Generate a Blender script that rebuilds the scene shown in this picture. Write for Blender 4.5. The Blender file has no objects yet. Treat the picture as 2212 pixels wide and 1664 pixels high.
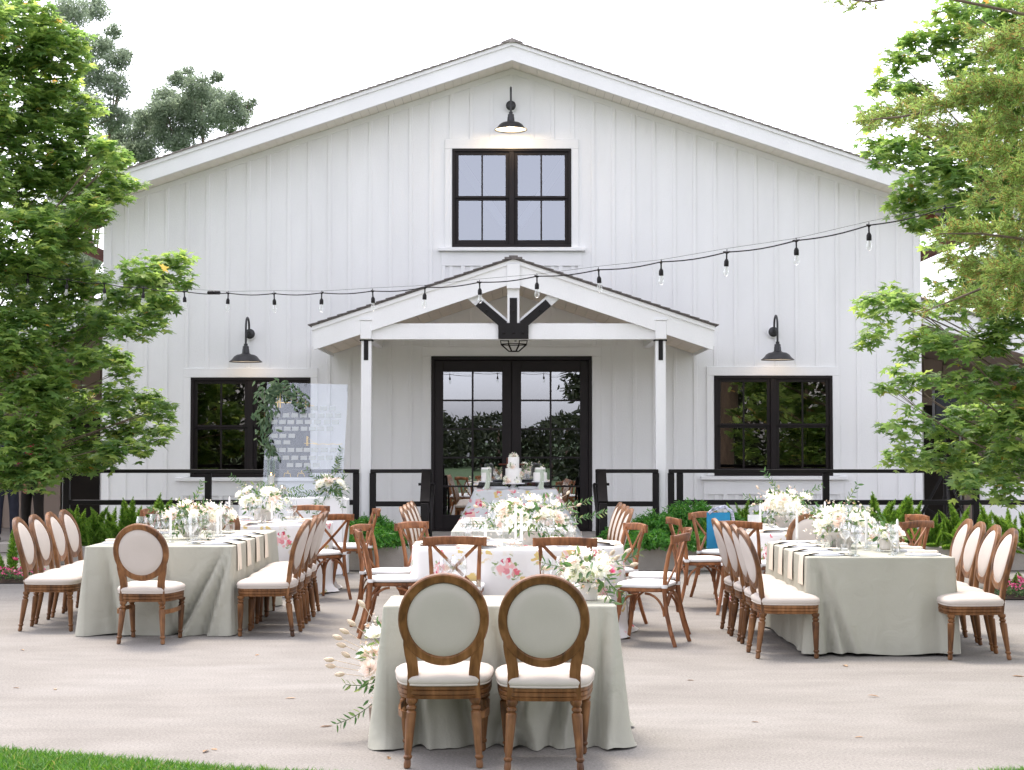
import bpy, math, random
import numpy as np
from math import sin, cos, pi, radians, sqrt, exp
from mathutils import Vector, Matrix, noise

SC = bpy.context.scene
COL = SC.collection
random.seed(7)
RNG = np.random.default_rng(7)

# ------------------------------------------------------------------ camera
CAM_H, FPX, CXP, CYP = 1.6, 3450.0, 1106.0, 832.0
PITCH = math.atan(128.0 / FPX)
cam_d = bpy.data.cameras.new('camera')
cam_d.sensor_width = 36.0
cam_d.lens = 36.0 * FPX / 2212.0
cam_d.clip_start = 0.1
cam_d.clip_end = 2000.0
cam = bpy.data.objects.new('camera', cam_d)
cam.location = (0, 0, CAM_H)
cam.rotation_euler = (pi / 2 + PITCH, 0, 0)
COL.objects.link(cam)
SC.camera = cam

# ------------------------------------------------------------------ sky, sun, exposure
SUN_EL, SUN_AZ = radians(66), radians(-25)     # azimuth from +Y (behind the barn), negative to the left
world = bpy.data.worlds.new('World')
SC.world = world
world.use_nodes = True
wn = world.node_tree
wn.nodes.clear()
wo = wn.nodes.new('ShaderNodeOutputWorld')
wb = wn.nodes.new('ShaderNodeBackground')
ws = wn.nodes.new('ShaderNodeTexSky')
ws.sky_type = 'NISHITA'
ws.sun_disc = False
ws.sun_elevation = SUN_EL
ws.sun_rotation = SUN_AZ
ws.air_density = 1.0
ws.dust_density = 2.0
ws.ozone_density = 1.0
wh = wn.nodes.new('ShaderNodeHueSaturation')
wh.inputs['Saturation'].default_value = 0.14
wn.links.new(ws.outputs[0], wh.inputs['Color'])
wt = wn.nodes.new('ShaderNodeVectorMath')      # thin high cloud: a faint lilac-white cast
wt.operation = 'MULTIPLY'
wt.inputs[1].default_value = (.985, .968, 1.05)
wn.links.new(wh.outputs[0], wt.inputs[0])
wn.links.new(wt.outputs[0], wb.inputs['Color'])
wb.inputs['Strength'].default_value = 0.15
wn.links.new(wb.outputs[0], wo.inputs[0])
sun_d = bpy.data.lights.new('sun', 'SUN')
sun_d.energy = 0.85
sun_d.angle = radians(15)
sun_d.color = (1.0, 0.88, 0.72)
sun = bpy.data.objects.new('sun', sun_d)
sdir = Vector((sin(SUN_AZ) * cos(SUN_EL), cos(SUN_AZ) * cos(SUN_EL), sin(SUN_EL)))
sun.rotation_euler = sdir.to_track_quat('Z', 'Y').to_euler()
sun.location = (0, 0, 30)
COL.objects.link(sun)
SC.view_settings.view_transform = 'Standard'
SC.view_settings.look = 'None'
SC.view_settings.exposure = 1.90
SC.view_settings.gamma = 1.0
SC.view_settings.use_curve_mapping = False
SC.cycles.max_bounces = 10
SC.cycles.transparent_max_bounces = 24
SC.cycles.diffuse_bounces = 4
SC.cycles.use_denoising = True
SC.cycles.sample_clamp_indirect = 6.0
SC.cycles.caustics_reflective = False
SC.cycles.caustics_refractive = False

FWD = Vector((0, cos(PITCH), sin(PITCH)))
UPV = Vector((0, -sin(PITCH), cos(PITCH)))

def at(u, v, Y):
    """the place in the yard that lies at depth Y along the sight line measured on the photograph"""
    d = FWD + Vector((1, 0, 0)) * ((u - CXP) / FPX) + UPV * ((CYP - v) / FPX)
    t = Y / d.y
    return Vector((d.x * t, Y, CAM_H + d.z * t))

def az(u, v, z):
    d = FWD + Vector((1, 0, 0)) * ((u - CXP) / FPX) + UPV * ((CYP - v) / FPX)
    t = (z - CAM_H) / d.z
    return Vector((d.x * t, d.y * t, z))

# ------------------------------------------------------------------ mesh builder
class MB:
    def __init__(s):
        s.v = []
        s.f = []
    def add(s, vs, fs):
        o = len(s.v)
        s.v += [tuple(p) for p in vs]
        s.f += [tuple(i + o for i in f) for f in fs]
        return s
    def bx(s, x0, x1, y0, y1, z0, z1, b=0.0):
        if b <= 0:
            v = [(x0,y0,z0),(x1,y0,z0),(x1,y1,z0),(x0,y1,z0),(x0,y0,z1),(x1,y0,z1),(x1,y1,z1),(x0,y1,z1)]
            return s.add(v, [(3,2,1,0),(4,5,6,7),(0,1,5,4),(1,2,6,5),(2,3,7,6),(3,0,4,7)])
        b = min(b, abs(x1-x0)*.45, abs(y1-y0)*.45, abs(z1-z0)*.45)
        pr = []
        def ring(z, i):
            return [(x0+i,y0+b if False else y0+i,z)]
        # octagonal prism with chamfered caps
        def oc(z, i):
            j = i + b
            return [(x0+j,y0+i,z),(x1-j,y0+i,z),(x1-i,y0+j,z),(x1-i,y1-j,z),(x1-j,y1-i,z),(x0+j,y1-i,z),(x0+i,y1-j,z),(x0+i,y0+j,z)]
        v = oc(z0, b) + oc(z0+b, 0) + oc(z1-b, 0) + oc(z1, b)
        f = [tuple(range(7,-1,-1)), tuple(range(24,32))]
        for k in range(3):
            for i in range(8):
                j = (i+1) % 8
                f.append((k*8+i, k*8+j, k*8+8+j, k*8+8+i))
        return s.add(v, f)
    def bar(s, p, q, w, d, side=None):
        """square bar from p to q; w across `side`, d the other way"""
        p, q = Vector(p), Vector(q)
        a = (q - p).normalized()
        sd = Vector(side) if side is not None else (Vector((0,0,1)) if abs(a.z) < .9 else Vector((0,1,0)))
        n = a.cross(sd).normalized()
        m = n.cross(a).normalized()
        n *= d / 2
        m *= w / 2
        v = [p-n-m, p+n-m, p+n+m, p-n+m, q-n-m, q+n-m, q+n+m, q-n+m]
        return s.add(v, [(3,2,1,0),(4,5,6,7),(0,1,5,4),(1,2,6,5),(2,3,7,6),(3,0,4,7)])
    def tube(s, pts, r, n=8, caps=True, flat=None):
        pts = [Vector(p) for p in pts]
        rs = r if isinstance(r, (list, tuple)) else [r] * len(pts)
        vs, fs = [], []
        prev = None
        for i, p in enumerate(pts):
            a = (pts[min(i+1, len(pts)-1)] - pts[max(i-1, 0)])
            if a.length < 1e-9:
                a = Vector((0,0,1))
            a.normalize()
            if prev is None:
                ref = Vector((0,0,1)) if abs(a.z) < .9 else Vector((1,0,0))
                x = a.cross(ref).normalized()
            else:
                x = (prev - a * prev.dot(a))
                x = x.normalized() if x.length > 1e-6 else a.orthogonal().normalized()
            prev = x
            y = a.cross(x)
            for k in range(n):
                t = 2*pi*k/n
                vs.append(p + x*(cos(t)*rs[i]) + y*(sin(t)*rs[i]))
        for i in range(len(pts)-1):
            for k in range(n):
                j = (k+1) % n
                fs.append((i*n+k, i*n+j, (i+1)*n+j, (i+1)*n+k))
        if caps:
            fs.append(tuple(range(n-1,-1,-1)))
            fs.append(tuple(range((len(pts)-1)*n, len(pts)*n)))
        return s.add(vs, fs)
    def sweep(s, pts, sec, closed=False, axes=None, caps=True):
        """sec: list of (a,b) pairs laid on the two axes given for each path point"""
        vs, fs = [], []
        m = len(sec)
        for i, p in enumerate(pts):
            X, Y = axes[i]
            for a, b in sec:
                vs.append(Vector(p) + Vector(X)*a + Vector(Y)*b)
        k = len(pts)
        for i in range(k if closed else k-1):
            j = (i+1) % k
            for q in range(m):
                r = (q+1) % m
                fs.append((i*m+q, i*m+r, j*m+r, j*m+q))
        if not closed and caps:
            fs.append(tuple(range(m-1,-1,-1)))
            fs.append(tuple(range((k-1)*m, k*m)))
        return s.add(vs, fs)
    def lathe(s, prof, c=(0,0,0), n=16, tilt=None, capb=True, capt=True):
        """prof: (r, z); tilt: xy shift per metre of height"""
        vs, fs = [], []
        tx, ty = tilt if tilt else (0, 0)
        for r, z in prof:
            for k in range(n):
                t = 2*pi*k/n
                vs.append((c[0]+r*cos(t)+tx*z, c[1]+r*sin(t)+ty*z, c[2]+z))
        for i in range(len(prof)-1):
            for k in range(n):
                j = (k+1) % n
                fs.append((i*n+k, i*n+j, (i+1)*n+j, (i+1)*n+k))
        if capb and prof[0][0] > 1e-5:
            fs.append(tuple(range(n-1,-1,-1)))
        if capt and prof[-1][0] > 1e-5:
            fs.append(tuple(range((len(prof)-1)*n, len(prof)*n)))
        return s.add(vs, fs)
    def prism(s, poly, y0, y1):
        """poly: (x,z) outline, extruded along y"""
        n = len(poly)
        v = [(x, y0, z) for x, z in poly] + [(x, y1, z) for x, z in poly]
        f = [tuple(range(n)), tuple(range(2*n-1, n-1, -1))]
        f += [(i, n+i, n+(i+1) % n, (i+1) % n) for i in range(n)]
        return s.add(v, f)
    def prismz(s, poly, z0, z1):
        n = len(poly)
        v = [(x, y, z0) for x, y in poly] + [(x, y, z1) for x, y in poly]
        f = [tuple(range(n-1,-1,-1)), tuple(range(n, 2*n))]
        f += [(i, (i+1) % n, n+(i+1) % n, n+i) for i in range(n)]
        return s.add(v, f)
    def grid(s, fn, nu, nv, closeu=False):
        o = len(s.v)
        for j in range(nv):
            for i in range(nu):
                s.v.append(tuple(fn(i/(nu if closeu else nu-1), j/(nv-1))))
        for j in range(nv-1):
            for i in range(nu if closeu else nu-1):
                k = (i+1) % nu
                s.f.append((o+j*nu+i, o+j*nu+k, o+(j+1)*nu+k, o+(j+1)*nu+i))
        return s
    def xf(s, M):
        s.v = [tuple(M @ Vector(p)) for p in s.v]
        return s
    def join(s, o):
        return s.add(o.v, o.f)
    def mesh(s, name, mat, ang=38):
        me = bpy.data.meshes.new(name)
        me.from_pydata(s.v, [], s.f)
        if mat is not None:
            me.materials.append(mat)
        finish(me, ang)
        return me

def finish(me, ang=38):
    me.polygons.foreach_set('use_smooth', [True] * len(me.polygons))
    if ang:
        me.set_sharp_from_angle(angle=radians(ang))
    me.update()

def fast_mesh(name, V, T, mat, smooth=False):
    """V (N,3) float, T (M,k) int with k = 3 or 4"""
    k = T.shape[1]
    me = bpy.data.meshes.new(name)
    me.vertices.add(len(V))
    me.vertices.foreach_set('co', np.ascontiguousarray(V, dtype=np.float32).ravel())
    me.loops.add(T.size)
    me.loops.foreach_set('vertex_index', np.ascontiguousarray(T, dtype=np.int32).ravel())
    me.polygons.add(len(T))
    me.polygons.foreach_set('loop_start', np.arange(0, T.size, k, dtype=np.int32))
    me.polygons.foreach_set('use_smooth', np.full(len(T), bool(smooth)))
    me.update(calc_edges=True)
    me.validate()
    me.materials.append(mat)
    return me

def link(name, me, parent=None, loc=None, rot=None, scale=None):
    o = bpy.data.objects.new(name, me)
    COL.objects.link(o)
    if parent is not None:
        o.parent = parent
    if loc is not None:
        o.location = loc
    if rot is not None:
        o.rotation_euler = rot
    if scale is not None:
        o.scale = scale if hasattr(scale, '__len__') else (scale,) * 3
    return o

def tag(o, label=None, cat=None, group=None, kind=None):
    if label: o['label'] = label
    if cat: o['category'] = cat
    if group: o['group'] = group
    if kind: o['kind'] = kind
    return o

def thing(name, label, cat, loc=(0,0,0), rz=0.0, group=None):
    o = bpy.data.objects.new(name, None)
    o.empty_display_size = 0.1
    COL.objects.link(o)
    o.location = loc
    o.rotation_euler = (0, 0, rz)
    return tag(o, label, cat, group)

def part(name, mb, mat, parent, ang=38, **kw):
    return link(name, mb.mesh(name, mat, ang), parent, **kw)

def struct(name, mb, mat, ang=38):
    return tag(link(name, mb.mesh(name, mat, ang)), kind='structure')

def dup(root, loc, rz, label, group=None, scale=None):
    r = root.copy()
    COL.objects.link(r)
    r.location = loc
    r.rotation_euler = (0, 0, rz)
    if scale: r.scale = (scale,) * 3
    r['label'] = label
    if group: r['group'] = group
    for ch in KIDS(root):
        c = ch.copy()
        COL.objects.link(c)
        c.parent = r
        for g in KIDS(ch):
            d = g.copy()
            COL.objects.link(d)
            d.parent = c
    return r

_kids = {}
def KIDS(o):
    """children of a prototype, looked up once"""
    if o.name not in _kids:
        _kids[o.name] = [c for c in bpy.data.objects if c.parent == o]
    return _kids[o.name]

# ------------------------------------------------------------------ materials
def nmat(name):
    m = bpy.data.materials.new(name)
    m.use_nodes = True
    nt = m.node_tree
    nt.nodes.clear()
    return m, nt, nt.nodes.new, nt.links.new

def pmat(name, col, rough=.6, var=.08, scale=4.0, stretch=(1,1,1), bump=0.0, bscale=60.0, spec=.4, metal=0.0, col2=None, detail=5.0, sheen=0.0, fine=0.0, fscale=200.0):
    m, nt, N, L = nmat(name)
    out = N('ShaderNodeOutputMaterial')
    p = N('ShaderNodeBsdfPrincipled')
    p.inputs['Roughness'].default_value = rough
    p.inputs['Specular IOR Level'].default_value = spec
    p.inputs['Metallic'].default_value = metal
    if sheen:
        p.inputs['Sheen Weight'].default_value = sheen
    L(p.outputs[0], out.inputs[0])
    tc = N('ShaderNodeTexCoord')
    mp = N('ShaderNodeMapping')
    mp.inputs['Scale'].default_value = stretch
    L(tc.outputs['Object'], mp.inputs['Vector'])
    nz = N('ShaderNodeTexNoise')
    nz.inputs['Scale'].default_value = scale
    nz.inputs['Detail'].default_value = detail
    L(mp.outputs[0], nz.inputs['Vector'])
    cr = N('ShaderNodeValToRGB')
    c = Vector(col)
    if col2 is None:
        a = [max(0, x*(1-var)) for x in c]
        b = [min(1, x*(1+var)) for x in c]
    else:
        a, b = list(c), list(col2)
    cr.color_ramp.elements[0].position = .32
    cr.color_ramp.elements[1].position = .68
    cr.color_ramp.elements[0].color = (*a, 1)
    cr.color_ramp.elements[1].color = (*b, 1)
    L(nz.outputs['Fac'], cr.inputs[0])
    cout = cr.outputs[0]
    if fine:
        n3 = N('ShaderNodeTexNoise')
        n3.inputs['Scale'].default_value = fscale
        n3.inputs['Detail'].default_value = 3
        L(tc.outputs['Object'], n3.inputs['Vector'])
        mr = N('ShaderNodeMapRange')
        mr.inputs['From Min'].default_value = .3
        mr.inputs['From Max'].default_value = .7
        mr.inputs['To Min'].default_value = 1 - fine
        mr.inputs['To Max'].default_value = 1 + fine
        L(n3.outputs['Fac'], mr.inputs['Value'])
        mx = N('ShaderNodeVectorMath')
        mx.operation = 'SCALE'
        L(cout, mx.inputs[0])
        L(mr.outputs[0], mx.inputs['Scale'])
        cout = mx.outputs[0]
    L(cout, p.inputs['Base Color'])
    if bump:
        n2 = N('ShaderNodeTexNoise')
        n2.inputs['Scale'].default_value = bscale
        n2.inputs['Detail'].default_value = 4
        L(mp.outputs[0], n2.inputs['Vector'])
        bp = N('ShaderNodeBump')
        bp.inputs['Strength'].default_value = bump
        bp.inputs['Distance'].default_value = .01
        L(n2.outputs['Fac'], bp.inputs['Height'])
        L(bp.outputs[0], p.inputs['Normal'])
    return m

def creases(m, pitch):
    nt = m.node_tree
    N, L = nt.nodes.new, nt.links.new
    p = [n for n in nt.nodes if n.type == 'BSDF_PRINCIPLED'][0]
    tc = N('ShaderNodeTexCoord')
    sp = N('ShaderNodeSeparateXYZ'); L(tc.outputs['UV'], sp.inputs[0])
    hs = []
    for i, pt in ((0, pitch), (1, pitch*.9)):
        a = N('ShaderNodeMath'); a.operation = 'PINGPONG'; a.inputs[1].default_value = pt; L(sp.outputs[i], a.inputs[0])
        r = N('ShaderNodeMapRange'); r.inputs['From Min'].default_value = 0; r.inputs['From Max'].default_value = .022
        r.inputs['To Min'].default_value = 1; r.inputs['To Max'].default_value = 0
        r.interpolation_type = 'SMOOTHSTEP'
        L(a.outputs[0], r.inputs['Value'])
        hs.append(r.outputs[0])
    s = N('ShaderNodeMath'); s.operation = 'ADD'; L(hs[0], s.inputs[0]); L(hs[1], s.inputs[1])
    nz = N('ShaderNodeTexNoise'); nz.inputs['Scale'].default_value = 5.5; nz.inputs['Detail'].default_value = 5; nz.inputs['Distortion'].default_value = .9
    L(tc.outputs['Object'], nz.inputs['Vector'])
    t = N('ShaderNodeMath'); t.operation = 'MULTIPLY_ADD'; t.inputs[1].default_value = 4.0
    L(nz.outputs['Fac'], t.inputs[0]); L(s.outputs[0], t.inputs[2])
    b = N('ShaderNodeBump'); b.inputs['Strength'].default_value = .55; b.inputs['Distance'].default_value = .006
    L(t.outputs[0], b.inputs['Height'])
    old = p.inputs['Normal'].links[0].from_node
    L(old.outputs[0], b.inputs['Normal'])
    L(b.outputs[0], p.inputs['Normal'])

def leafmat(name, cols, trans=.35, rough=.45, gloss=.25):
    """cols: colour stops picked per leaf"""
    m, nt, N, L = nmat(name)
    out = N('ShaderNodeOutputMaterial')
    g = N('ShaderNodeNewGeometry')
    cr = N('ShaderNodeValToRGB')
    el = cr.color_ramp.elements
    while len(el) < len(cols):
        el.new(.5)
    for i, (p, c) in enumerate(cols):
        el[i].position = p
        el[i].color = (*c, 1)
    L(g.outputs['Random Per Island'], cr.inputs[0])
    p = N('ShaderNodeBsdfPrincipled')
    p.inputs['Roughness'].default_value = rough
    p.inputs['Specular IOR Level'].default_value = gloss
    L(cr.outputs[0], p.inputs['Base Color'])
    t = N('ShaderNodeBsdfTranslucent')
    hs = N('ShaderNodeHueSaturation')
    hs.inputs['Hue'].default_value = .48
    hs.inputs['Saturation'].default_value = 1.1
    hs.inputs['Value'].default_value = 1.9
    L(cr.outputs[0], hs.inputs['Color'])
    L(hs.outputs[0], t.inputs['Color'])
    mx = N('ShaderNodeMixShader')
    mx.inputs[0].default_value = trans
    L(p.outputs[0], mx.inputs[1])
    L(t.outputs[0], mx.inputs[2])
    L(mx.outputs[0], out.inputs[0])
    return m

def glassmat(name, tint, refl0, refl1, rough=.0, gcol=(1,1,1)):
    """thin sheet: see-through with a mirror share that grows at grazing angles"""
    m, nt, N, L = nmat(name)
    out = N('ShaderNodeOutputMaterial')
    tr = N('ShaderNodeBsdfTransparent')
    tr.inputs[0].default_value = (*tint, 1)
    gl = N('ShaderNodeBsdfGlossy')
    gl.inputs['Color'].default_value = (*gcol, 1)
    gl.inputs['Roughness'].default_value = rough
    lw = N('ShaderNodeLayerWeight')
    lw.inputs['Blend'].default_value = .25
    mr = N('ShaderNodeMapRange')
    mr.inputs['To Min'].default_value = refl0
    mr.inputs['To Max'].default_value = refl1
    L(lw.outputs['Facing'], mr.inputs['Value'])
    mx = N('ShaderNodeMixShader')
    L(mr.outputs[0], mx.inputs[0])
    L(tr.outputs[0], mx.inputs[1])
    L(gl.outputs[0], mx.inputs[2])
    L(mx.outputs[0], out.inputs[0])
    return m

def emitmat(name, col, strength):
    m, nt, N, L = nmat(name)
    out = N('ShaderNodeOutputMaterial')
    e = N('ShaderNodeEmission')
    e.inputs[0].default_value = (*col, 1)
    e.inputs[1].default_value = strength
    L(e.outputs[0], out.inputs[0])
    return m

def woodmat(name, dark, mid, light, rough=.42):
    m, nt, N, L = nmat(name)
    out = N('ShaderNodeOutputMaterial')
    p = N('ShaderNodeBsdfPrincipled')
    p.inputs['Roughness'].default_value = rough
    p.inputs['Specular IOR Level'].default_value = .35
    L(p.outputs[0], out.inputs[0])
    tc = N('ShaderNodeTexCoord')
    oi = N('ShaderNodeObjectInfo')
    ad = N('ShaderNodeVectorMath')
    ad.operation = 'ADD'
    L(tc.outputs['Object'], ad.inputs[0])
    L(oi.outputs['Random'], ad.inputs[1])
    mp = N('ShaderNodeMapping')
    mp.inputs['Scale'].default_value = (34, 34, 4.5)
    L(ad.outputs[0], mp.inputs['Vector'])
    n1 = N('ShaderNodeTexNoise')
    n1.inputs['Scale'].default_value = 1.0
    n1.inputs['Detail'].default_value = 6
    n1.inputs['Distortion'].default_value = .6
    L(mp.outputs[0], n1.inputs['Vector'])
    n2 = N('ShaderNodeTexNoise')
    n2.inputs['Scale'].default_value = 6
    n2.inputs['Detail'].default_value = 3
    L(ad.outputs[0], n2.inputs['Vector'])
    mx = N('ShaderNodeMath')
    mx.operation = 'MULTIPLY_ADD'
    mx.inputs[1].default_value = .55
    L(n2.outputs['Fac'], mx.inputs[0])
    ml = N('ShaderNodeMath')
    ml.operation = 'MULTIPLY'
    ml.inputs[1].default_value = .45
    L(n1.outputs['Fac'], ml.inputs[0])
    L(ml.outputs[0], mx.inputs[2])
    cr = N('ShaderNodeValToRGB')
    el = cr.color_ramp.elements
    el.new(.5)
    for e, (q, c) in zip(el, ((.34, dark), (.5, mid), (.64, light))):
        e.position = q
        e.color = (*c, 1)
    L(mx.outputs[0], cr.inputs[0])
    tv = N('ShaderNodeMapRange')
    tv.inputs['To Min'].default_value = .84
    tv.inputs['To Max'].default_value = 1.16
    L(oi.outputs['Random'], tv.inputs['Value'])
    ts = N('ShaderNodeVectorMath')
    ts.operation = 'SCALE'
    L(cr.outputs[0], ts.inputs[0])
    L(tv.outputs[0], ts.inputs['Scale'])
    L(ts.outputs[0], p.inputs['Base Color'])
    bp = N('ShaderNodeBump')
    bp.inputs['Strength'].default_value = .25
    bp.inputs['Distance'].default_value = .004
    L(n1.outputs['Fac'], bp.inputs['Height'])
    L(bp.outputs[0], p.inputs['Normal'])
    return m

def floralmat(name, base, shift=0.0, dens=.5):
    """off-white linen printed with crimson, pink and straw blossoms and green leaves"""
    m, nt, N, L = nmat(name)
    out = N('ShaderNodeOutputMaterial')
    p = N('ShaderNodeBsdfPrincipled')
    p.inputs['Roughness'].default_value = .85
    p.inputs['Specular IOR Level'].default_value = 0
    L(p.outputs[0], out.inputs[0])
    tc = N('ShaderNodeTexCoord')
    mp = N('ShaderNodeMapping')
    mp.inputs['Location'].default_value = (shift, shift*.7, 0)
    L(tc.outputs['UV'], mp.inputs['Vector'])
    wob = N('ShaderNodeTexNoise')
    wob.inputs['Scale'].default_value = 17
    wob.inputs['Detail'].default_value = 3
    L(mp.outputs[0], wob.inputs['Vector'])
    sb = N('ShaderNodeVectorMath'); sb.operation = 'SUBTRACT'
    sb.inputs[1].default_value = (.5, .5, .5)
    L(wob.outputs['Color'], sb.inputs[0])
    sl = N('ShaderNodeVectorMath'); sl.operation = 'SCALE'
    sl.inputs['Scale'].default_value = .11
    L(sb.outputs[0], sl.inputs[0])
    ad = N('ShaderNodeVectorMath'); ad.operation = 'ADD'
    L(mp.outputs[0], ad.inputs[0]); L(sl.outputs[0], ad.inputs[1])
    def vor(scale, off):
        q = N('ShaderNodeVectorMath'); q.operation = 'ADD'
        q.inputs[1].default_value = off
        L(ad.outputs[0], q.inputs[0])
        v = N('ShaderNodeTexVoronoi')
        v.voronoi_dimensions = '2D'
        v.inputs['Scale'].default_value = scale
        L(q.outputs[0], v.inputs['Vector'])
        return v
    def less(sock, th, soft=.03):
        r = N('ShaderNodeMapRange')
        r.inputs['From Min'].default_value = th + soft
        r.inputs['From Max'].default_value = th - soft
        r.inputs['To Min'].default_value = 0
        r.inputs['To Max'].default_value = 1
        L(sock, r.inputs['Value'])
        return r.outputs[0]
    def mul(a, b):
        q = N('ShaderNodeMath'); q.operation = 'MULTIPLY'
        L(a, q.inputs[0]); L(b, q.inputs[1])
        return q.outputs[0]
    def mix(fac, a, b):
        q = N('ShaderNodeMix'); q.data_type = 'RGBA'
        L(fac, q.inputs[0])
        if hasattr(a, 'links'): L(a, q.inputs[6])
        else: q.inputs[6].default_value = (*a, 1)
        if hasattr(b, 'links'): L(b, q.inputs[7])
        else: q.inputs[7].default_value = (*b, 1)
        return q.outputs[2]
    def sep(v):
        q = N('ShaderNodeSeparateColor')
        L(v.outputs['Color'], q.inputs[0])
        return q.outputs
    fine = vor(26, (0, 0, 0))
    fs = sep(fine)
    v1 = vor(3.6, (0, 0, 0))
    s1 = sep(v1)
    leaf = mul(mul(less(v1.outputs['Distance'], .42), less(s1[0], dens)), mul(less(fs[1], .36), less(fine.outputs['Distance'], .42, .08)))
    c = mix(leaf, base, (.22, .30, .12))
    bl = mul(less(v1.outputs['Distance'], .27), less(s1[0], dens))
    bl = mul(bl, less(fine.outputs['Distance'], .56, .06))
    pet = mix(less(fs[0], .28), (.72, .40, .40), (.52, .05, .11))
    pet = mix(less(fs[2], .25), pet, (.72, .50, .40))
    c = mix(bl, c, pet)
    v2 = vor(4.3, (3.3, 1.7, 5.1))
    s2 = sep(v2)
    st = mul(mul(less(v2.outputs['Distance'], .26), less(s2[1], .34)), less(fs[0], .55))
    c = mix(st, c, (.60, .46, .19))
    v3 = vor(7.5, (7.1, 2.7, .1))
    s3 = sep(v3)
    sm = mul(mul(less(v3.outputs['Distance'], .17), less(s3[0], .3)), less(fs[1], .6))
    c = mix(sm, c, (.66, .16, .20))
    L(c, p.inputs['Base Color'])
    n2 = N('ShaderNodeTexNoise')
    n2.inputs['Scale'].default_value = 9
    L(tc.outputs['Object'], n2.inputs['Vector'])
    bp = N('ShaderNodeBump'); bp.inputs['Strength'].default_value = .2; bp.inputs['Distance'].default_value = .02
    L(n2.outputs['Fac'], bp.inputs['Height']); L(bp.outputs[0], p.inputs['Normal'])
    return m

def groundmat(name):
    m, nt, N, L = nmat(name)
    out = N('ShaderNodeOutputMaterial')
    p = N('ShaderNodeBsdfPrincipled')
    p.inputs['Roughness'].default_value = .9
    p.inputs['Specular IOR Level'].default_value = 0
    L(p.outputs[0], out.inputs[0])
    tc = N('ShaderNodeTexCoord')
    def nz(scale, det, stretch=(1,1,1), dist=0):
        mp = N('ShaderNodeMapping'); mp.inputs['Scale'].default_value = stretch
        L(tc.outputs['Object'], mp.inputs['Vector'])
        n = N('ShaderNodeTexNoise'); n.inputs['Scale'].default_value = scale
        n.inputs['Detail'].default_value = det; n.inputs['Distortion'].default_value = dist
        L(mp.outputs[0], n.inputs['Vector'])
        return n.outputs['Fac']
    def rng(s, a, b, lo=.3, hi=.7):
        r = N('ShaderNodeMapRange')
        r.inputs['From Min'].default_value = lo; r.inputs['From Max'].default_value = hi
        r.inputs['To Min'].default_value = a; r.inputs['To Max'].default_value = b
        L(s, r.inputs['Value'])
        return r.outputs[0]
    def mul(a, b):
        q = N('ShaderNodeMath'); q.operation = 'MULTIPLY'; L(a, q.inputs[0]); L(b, q.inputs[1]); return q.outputs[0]
    cr = N('ShaderNodeValToRGB')
    el = cr.color_ramp.elements
    el.new(.5)
    for e, (q, c) in zip(el, ((.34, (.226, .212, .193)), (.5, (.252, .237, .216)), (.66, (.270, .256, .236)))):
        e.position = q; e.color = (*c, 1)
    L(nz(.55, 7, (1, 1.6, 1), .8), cr.inputs[0])
    f = mul(rng(nz(2.2, 6, (1, 2.2, 1)), .93, 1.06), rng(nz(70, 4), .80, 1.18))
    f = mul(f, rng(nz(230, 3), .78, 1.2))
    # darker worn specks
    vo = N('ShaderNodeTexVoronoi'); vo.inputs['Scale'].default_value = 3.2
    L(tc.outputs['Object'], vo.inputs['Vector'])
    f = mul(f, rng(vo.outputs['Distance'], .88, 1.0, .015, .05))
    sc = N('ShaderNodeVectorMath'); sc.operation = 'SCALE'
    L(cr.outputs[0], sc.inputs[0]); L(f, sc.inputs['Scale'])
    L(sc.outputs[0], p.inputs['Base Color'])
    bp = N('ShaderNodeBump'); bp.inputs['Strength'].default_value = .35; bp.inputs['Distance'].default_value = .004
    L(nz(120, 5), bp.inputs['Height']); L(bp.outputs[0], p.inputs['Normal'])
    return m

M = {}
M['white'] = pmat('white_paint', (.80, .80, .80), .55, .035, 1.6, (1, 1, .35), .25, 90, fine=.03, fscale=160)
M['soffit'] = pmat('cream_paint', (.80, .76, .68), .6, .04, 3, fine=.02)
M['ceil'] = pmat('porch_ceiling_paint', (.74, .65, .54), .6, .04, 3, fine=.02)
M['tan'] = pmat('shaded_white_paint', (.34, .27, .225), .7, .06, 2)  # white boards under the wing roofs, their shade painted in as taupe
M['redwood'] = pmat('red_brown_stain', (.16, .045, .025), .6, .2, 8)
M['black'] = pmat('black_metal', (.0065, .005, .005), .5, .2, 6, spec=.25)
M['bronze'] = pmat('dark_bronze_paint', (.012, .0085, .009), .5, .15, 5, spec=.25)
M['iron'] = pmat('lamp_black', (.02, .02, .022), .42, .15, 9, spec=.5)
M['dark'] = pmat('dark_interior', (.02, .016, .013), .9, .3, 2)  # near-black puts the unlit rooms' shade into the colour; also dark trousers
M['lightshingle'] = pmat('weathered_shingle', (.30, .27, .255), .95, .3, 30, bump=.5, bscale=200, fine=.25, fscale=300)
M['shingle'] = pmat('asphalt_shingle', (.15, .135, .13), .95, .35, 30, bump=.5, bscale=200, fine=.3, fscale=300)
M['ground'] = groundmat('brushed_concrete')
M['kerb'] = pmat('old_concrete', (.36, .33, .30), .95, .15, 3, bump=.4, bscale=80, fine=.12, fscale=120)
M['soil'] = pmat('soil', (.045, .03, .02), 1, .4, 12, bump=.8, bscale=40)
M['turf'] = pmat('turf', (.06, .10, .04), 1, .3, 14, bump=.5, bscale=90)
M['linen'] = pmat('sage_linen', (.415, .41, .345), .88, .035, 3, spec=0, bump=.15, bscale=420, fine=.035, fscale=340)
M['linen2'] = pmat('pale_sage_linen', (.50, .50, .44), .88, .035, 3, spec=0, bump=.15, bscale=420, fine=.035, fscale=340)
creases(M['linen'], .56); creases(M['linen2'], .56)
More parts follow.
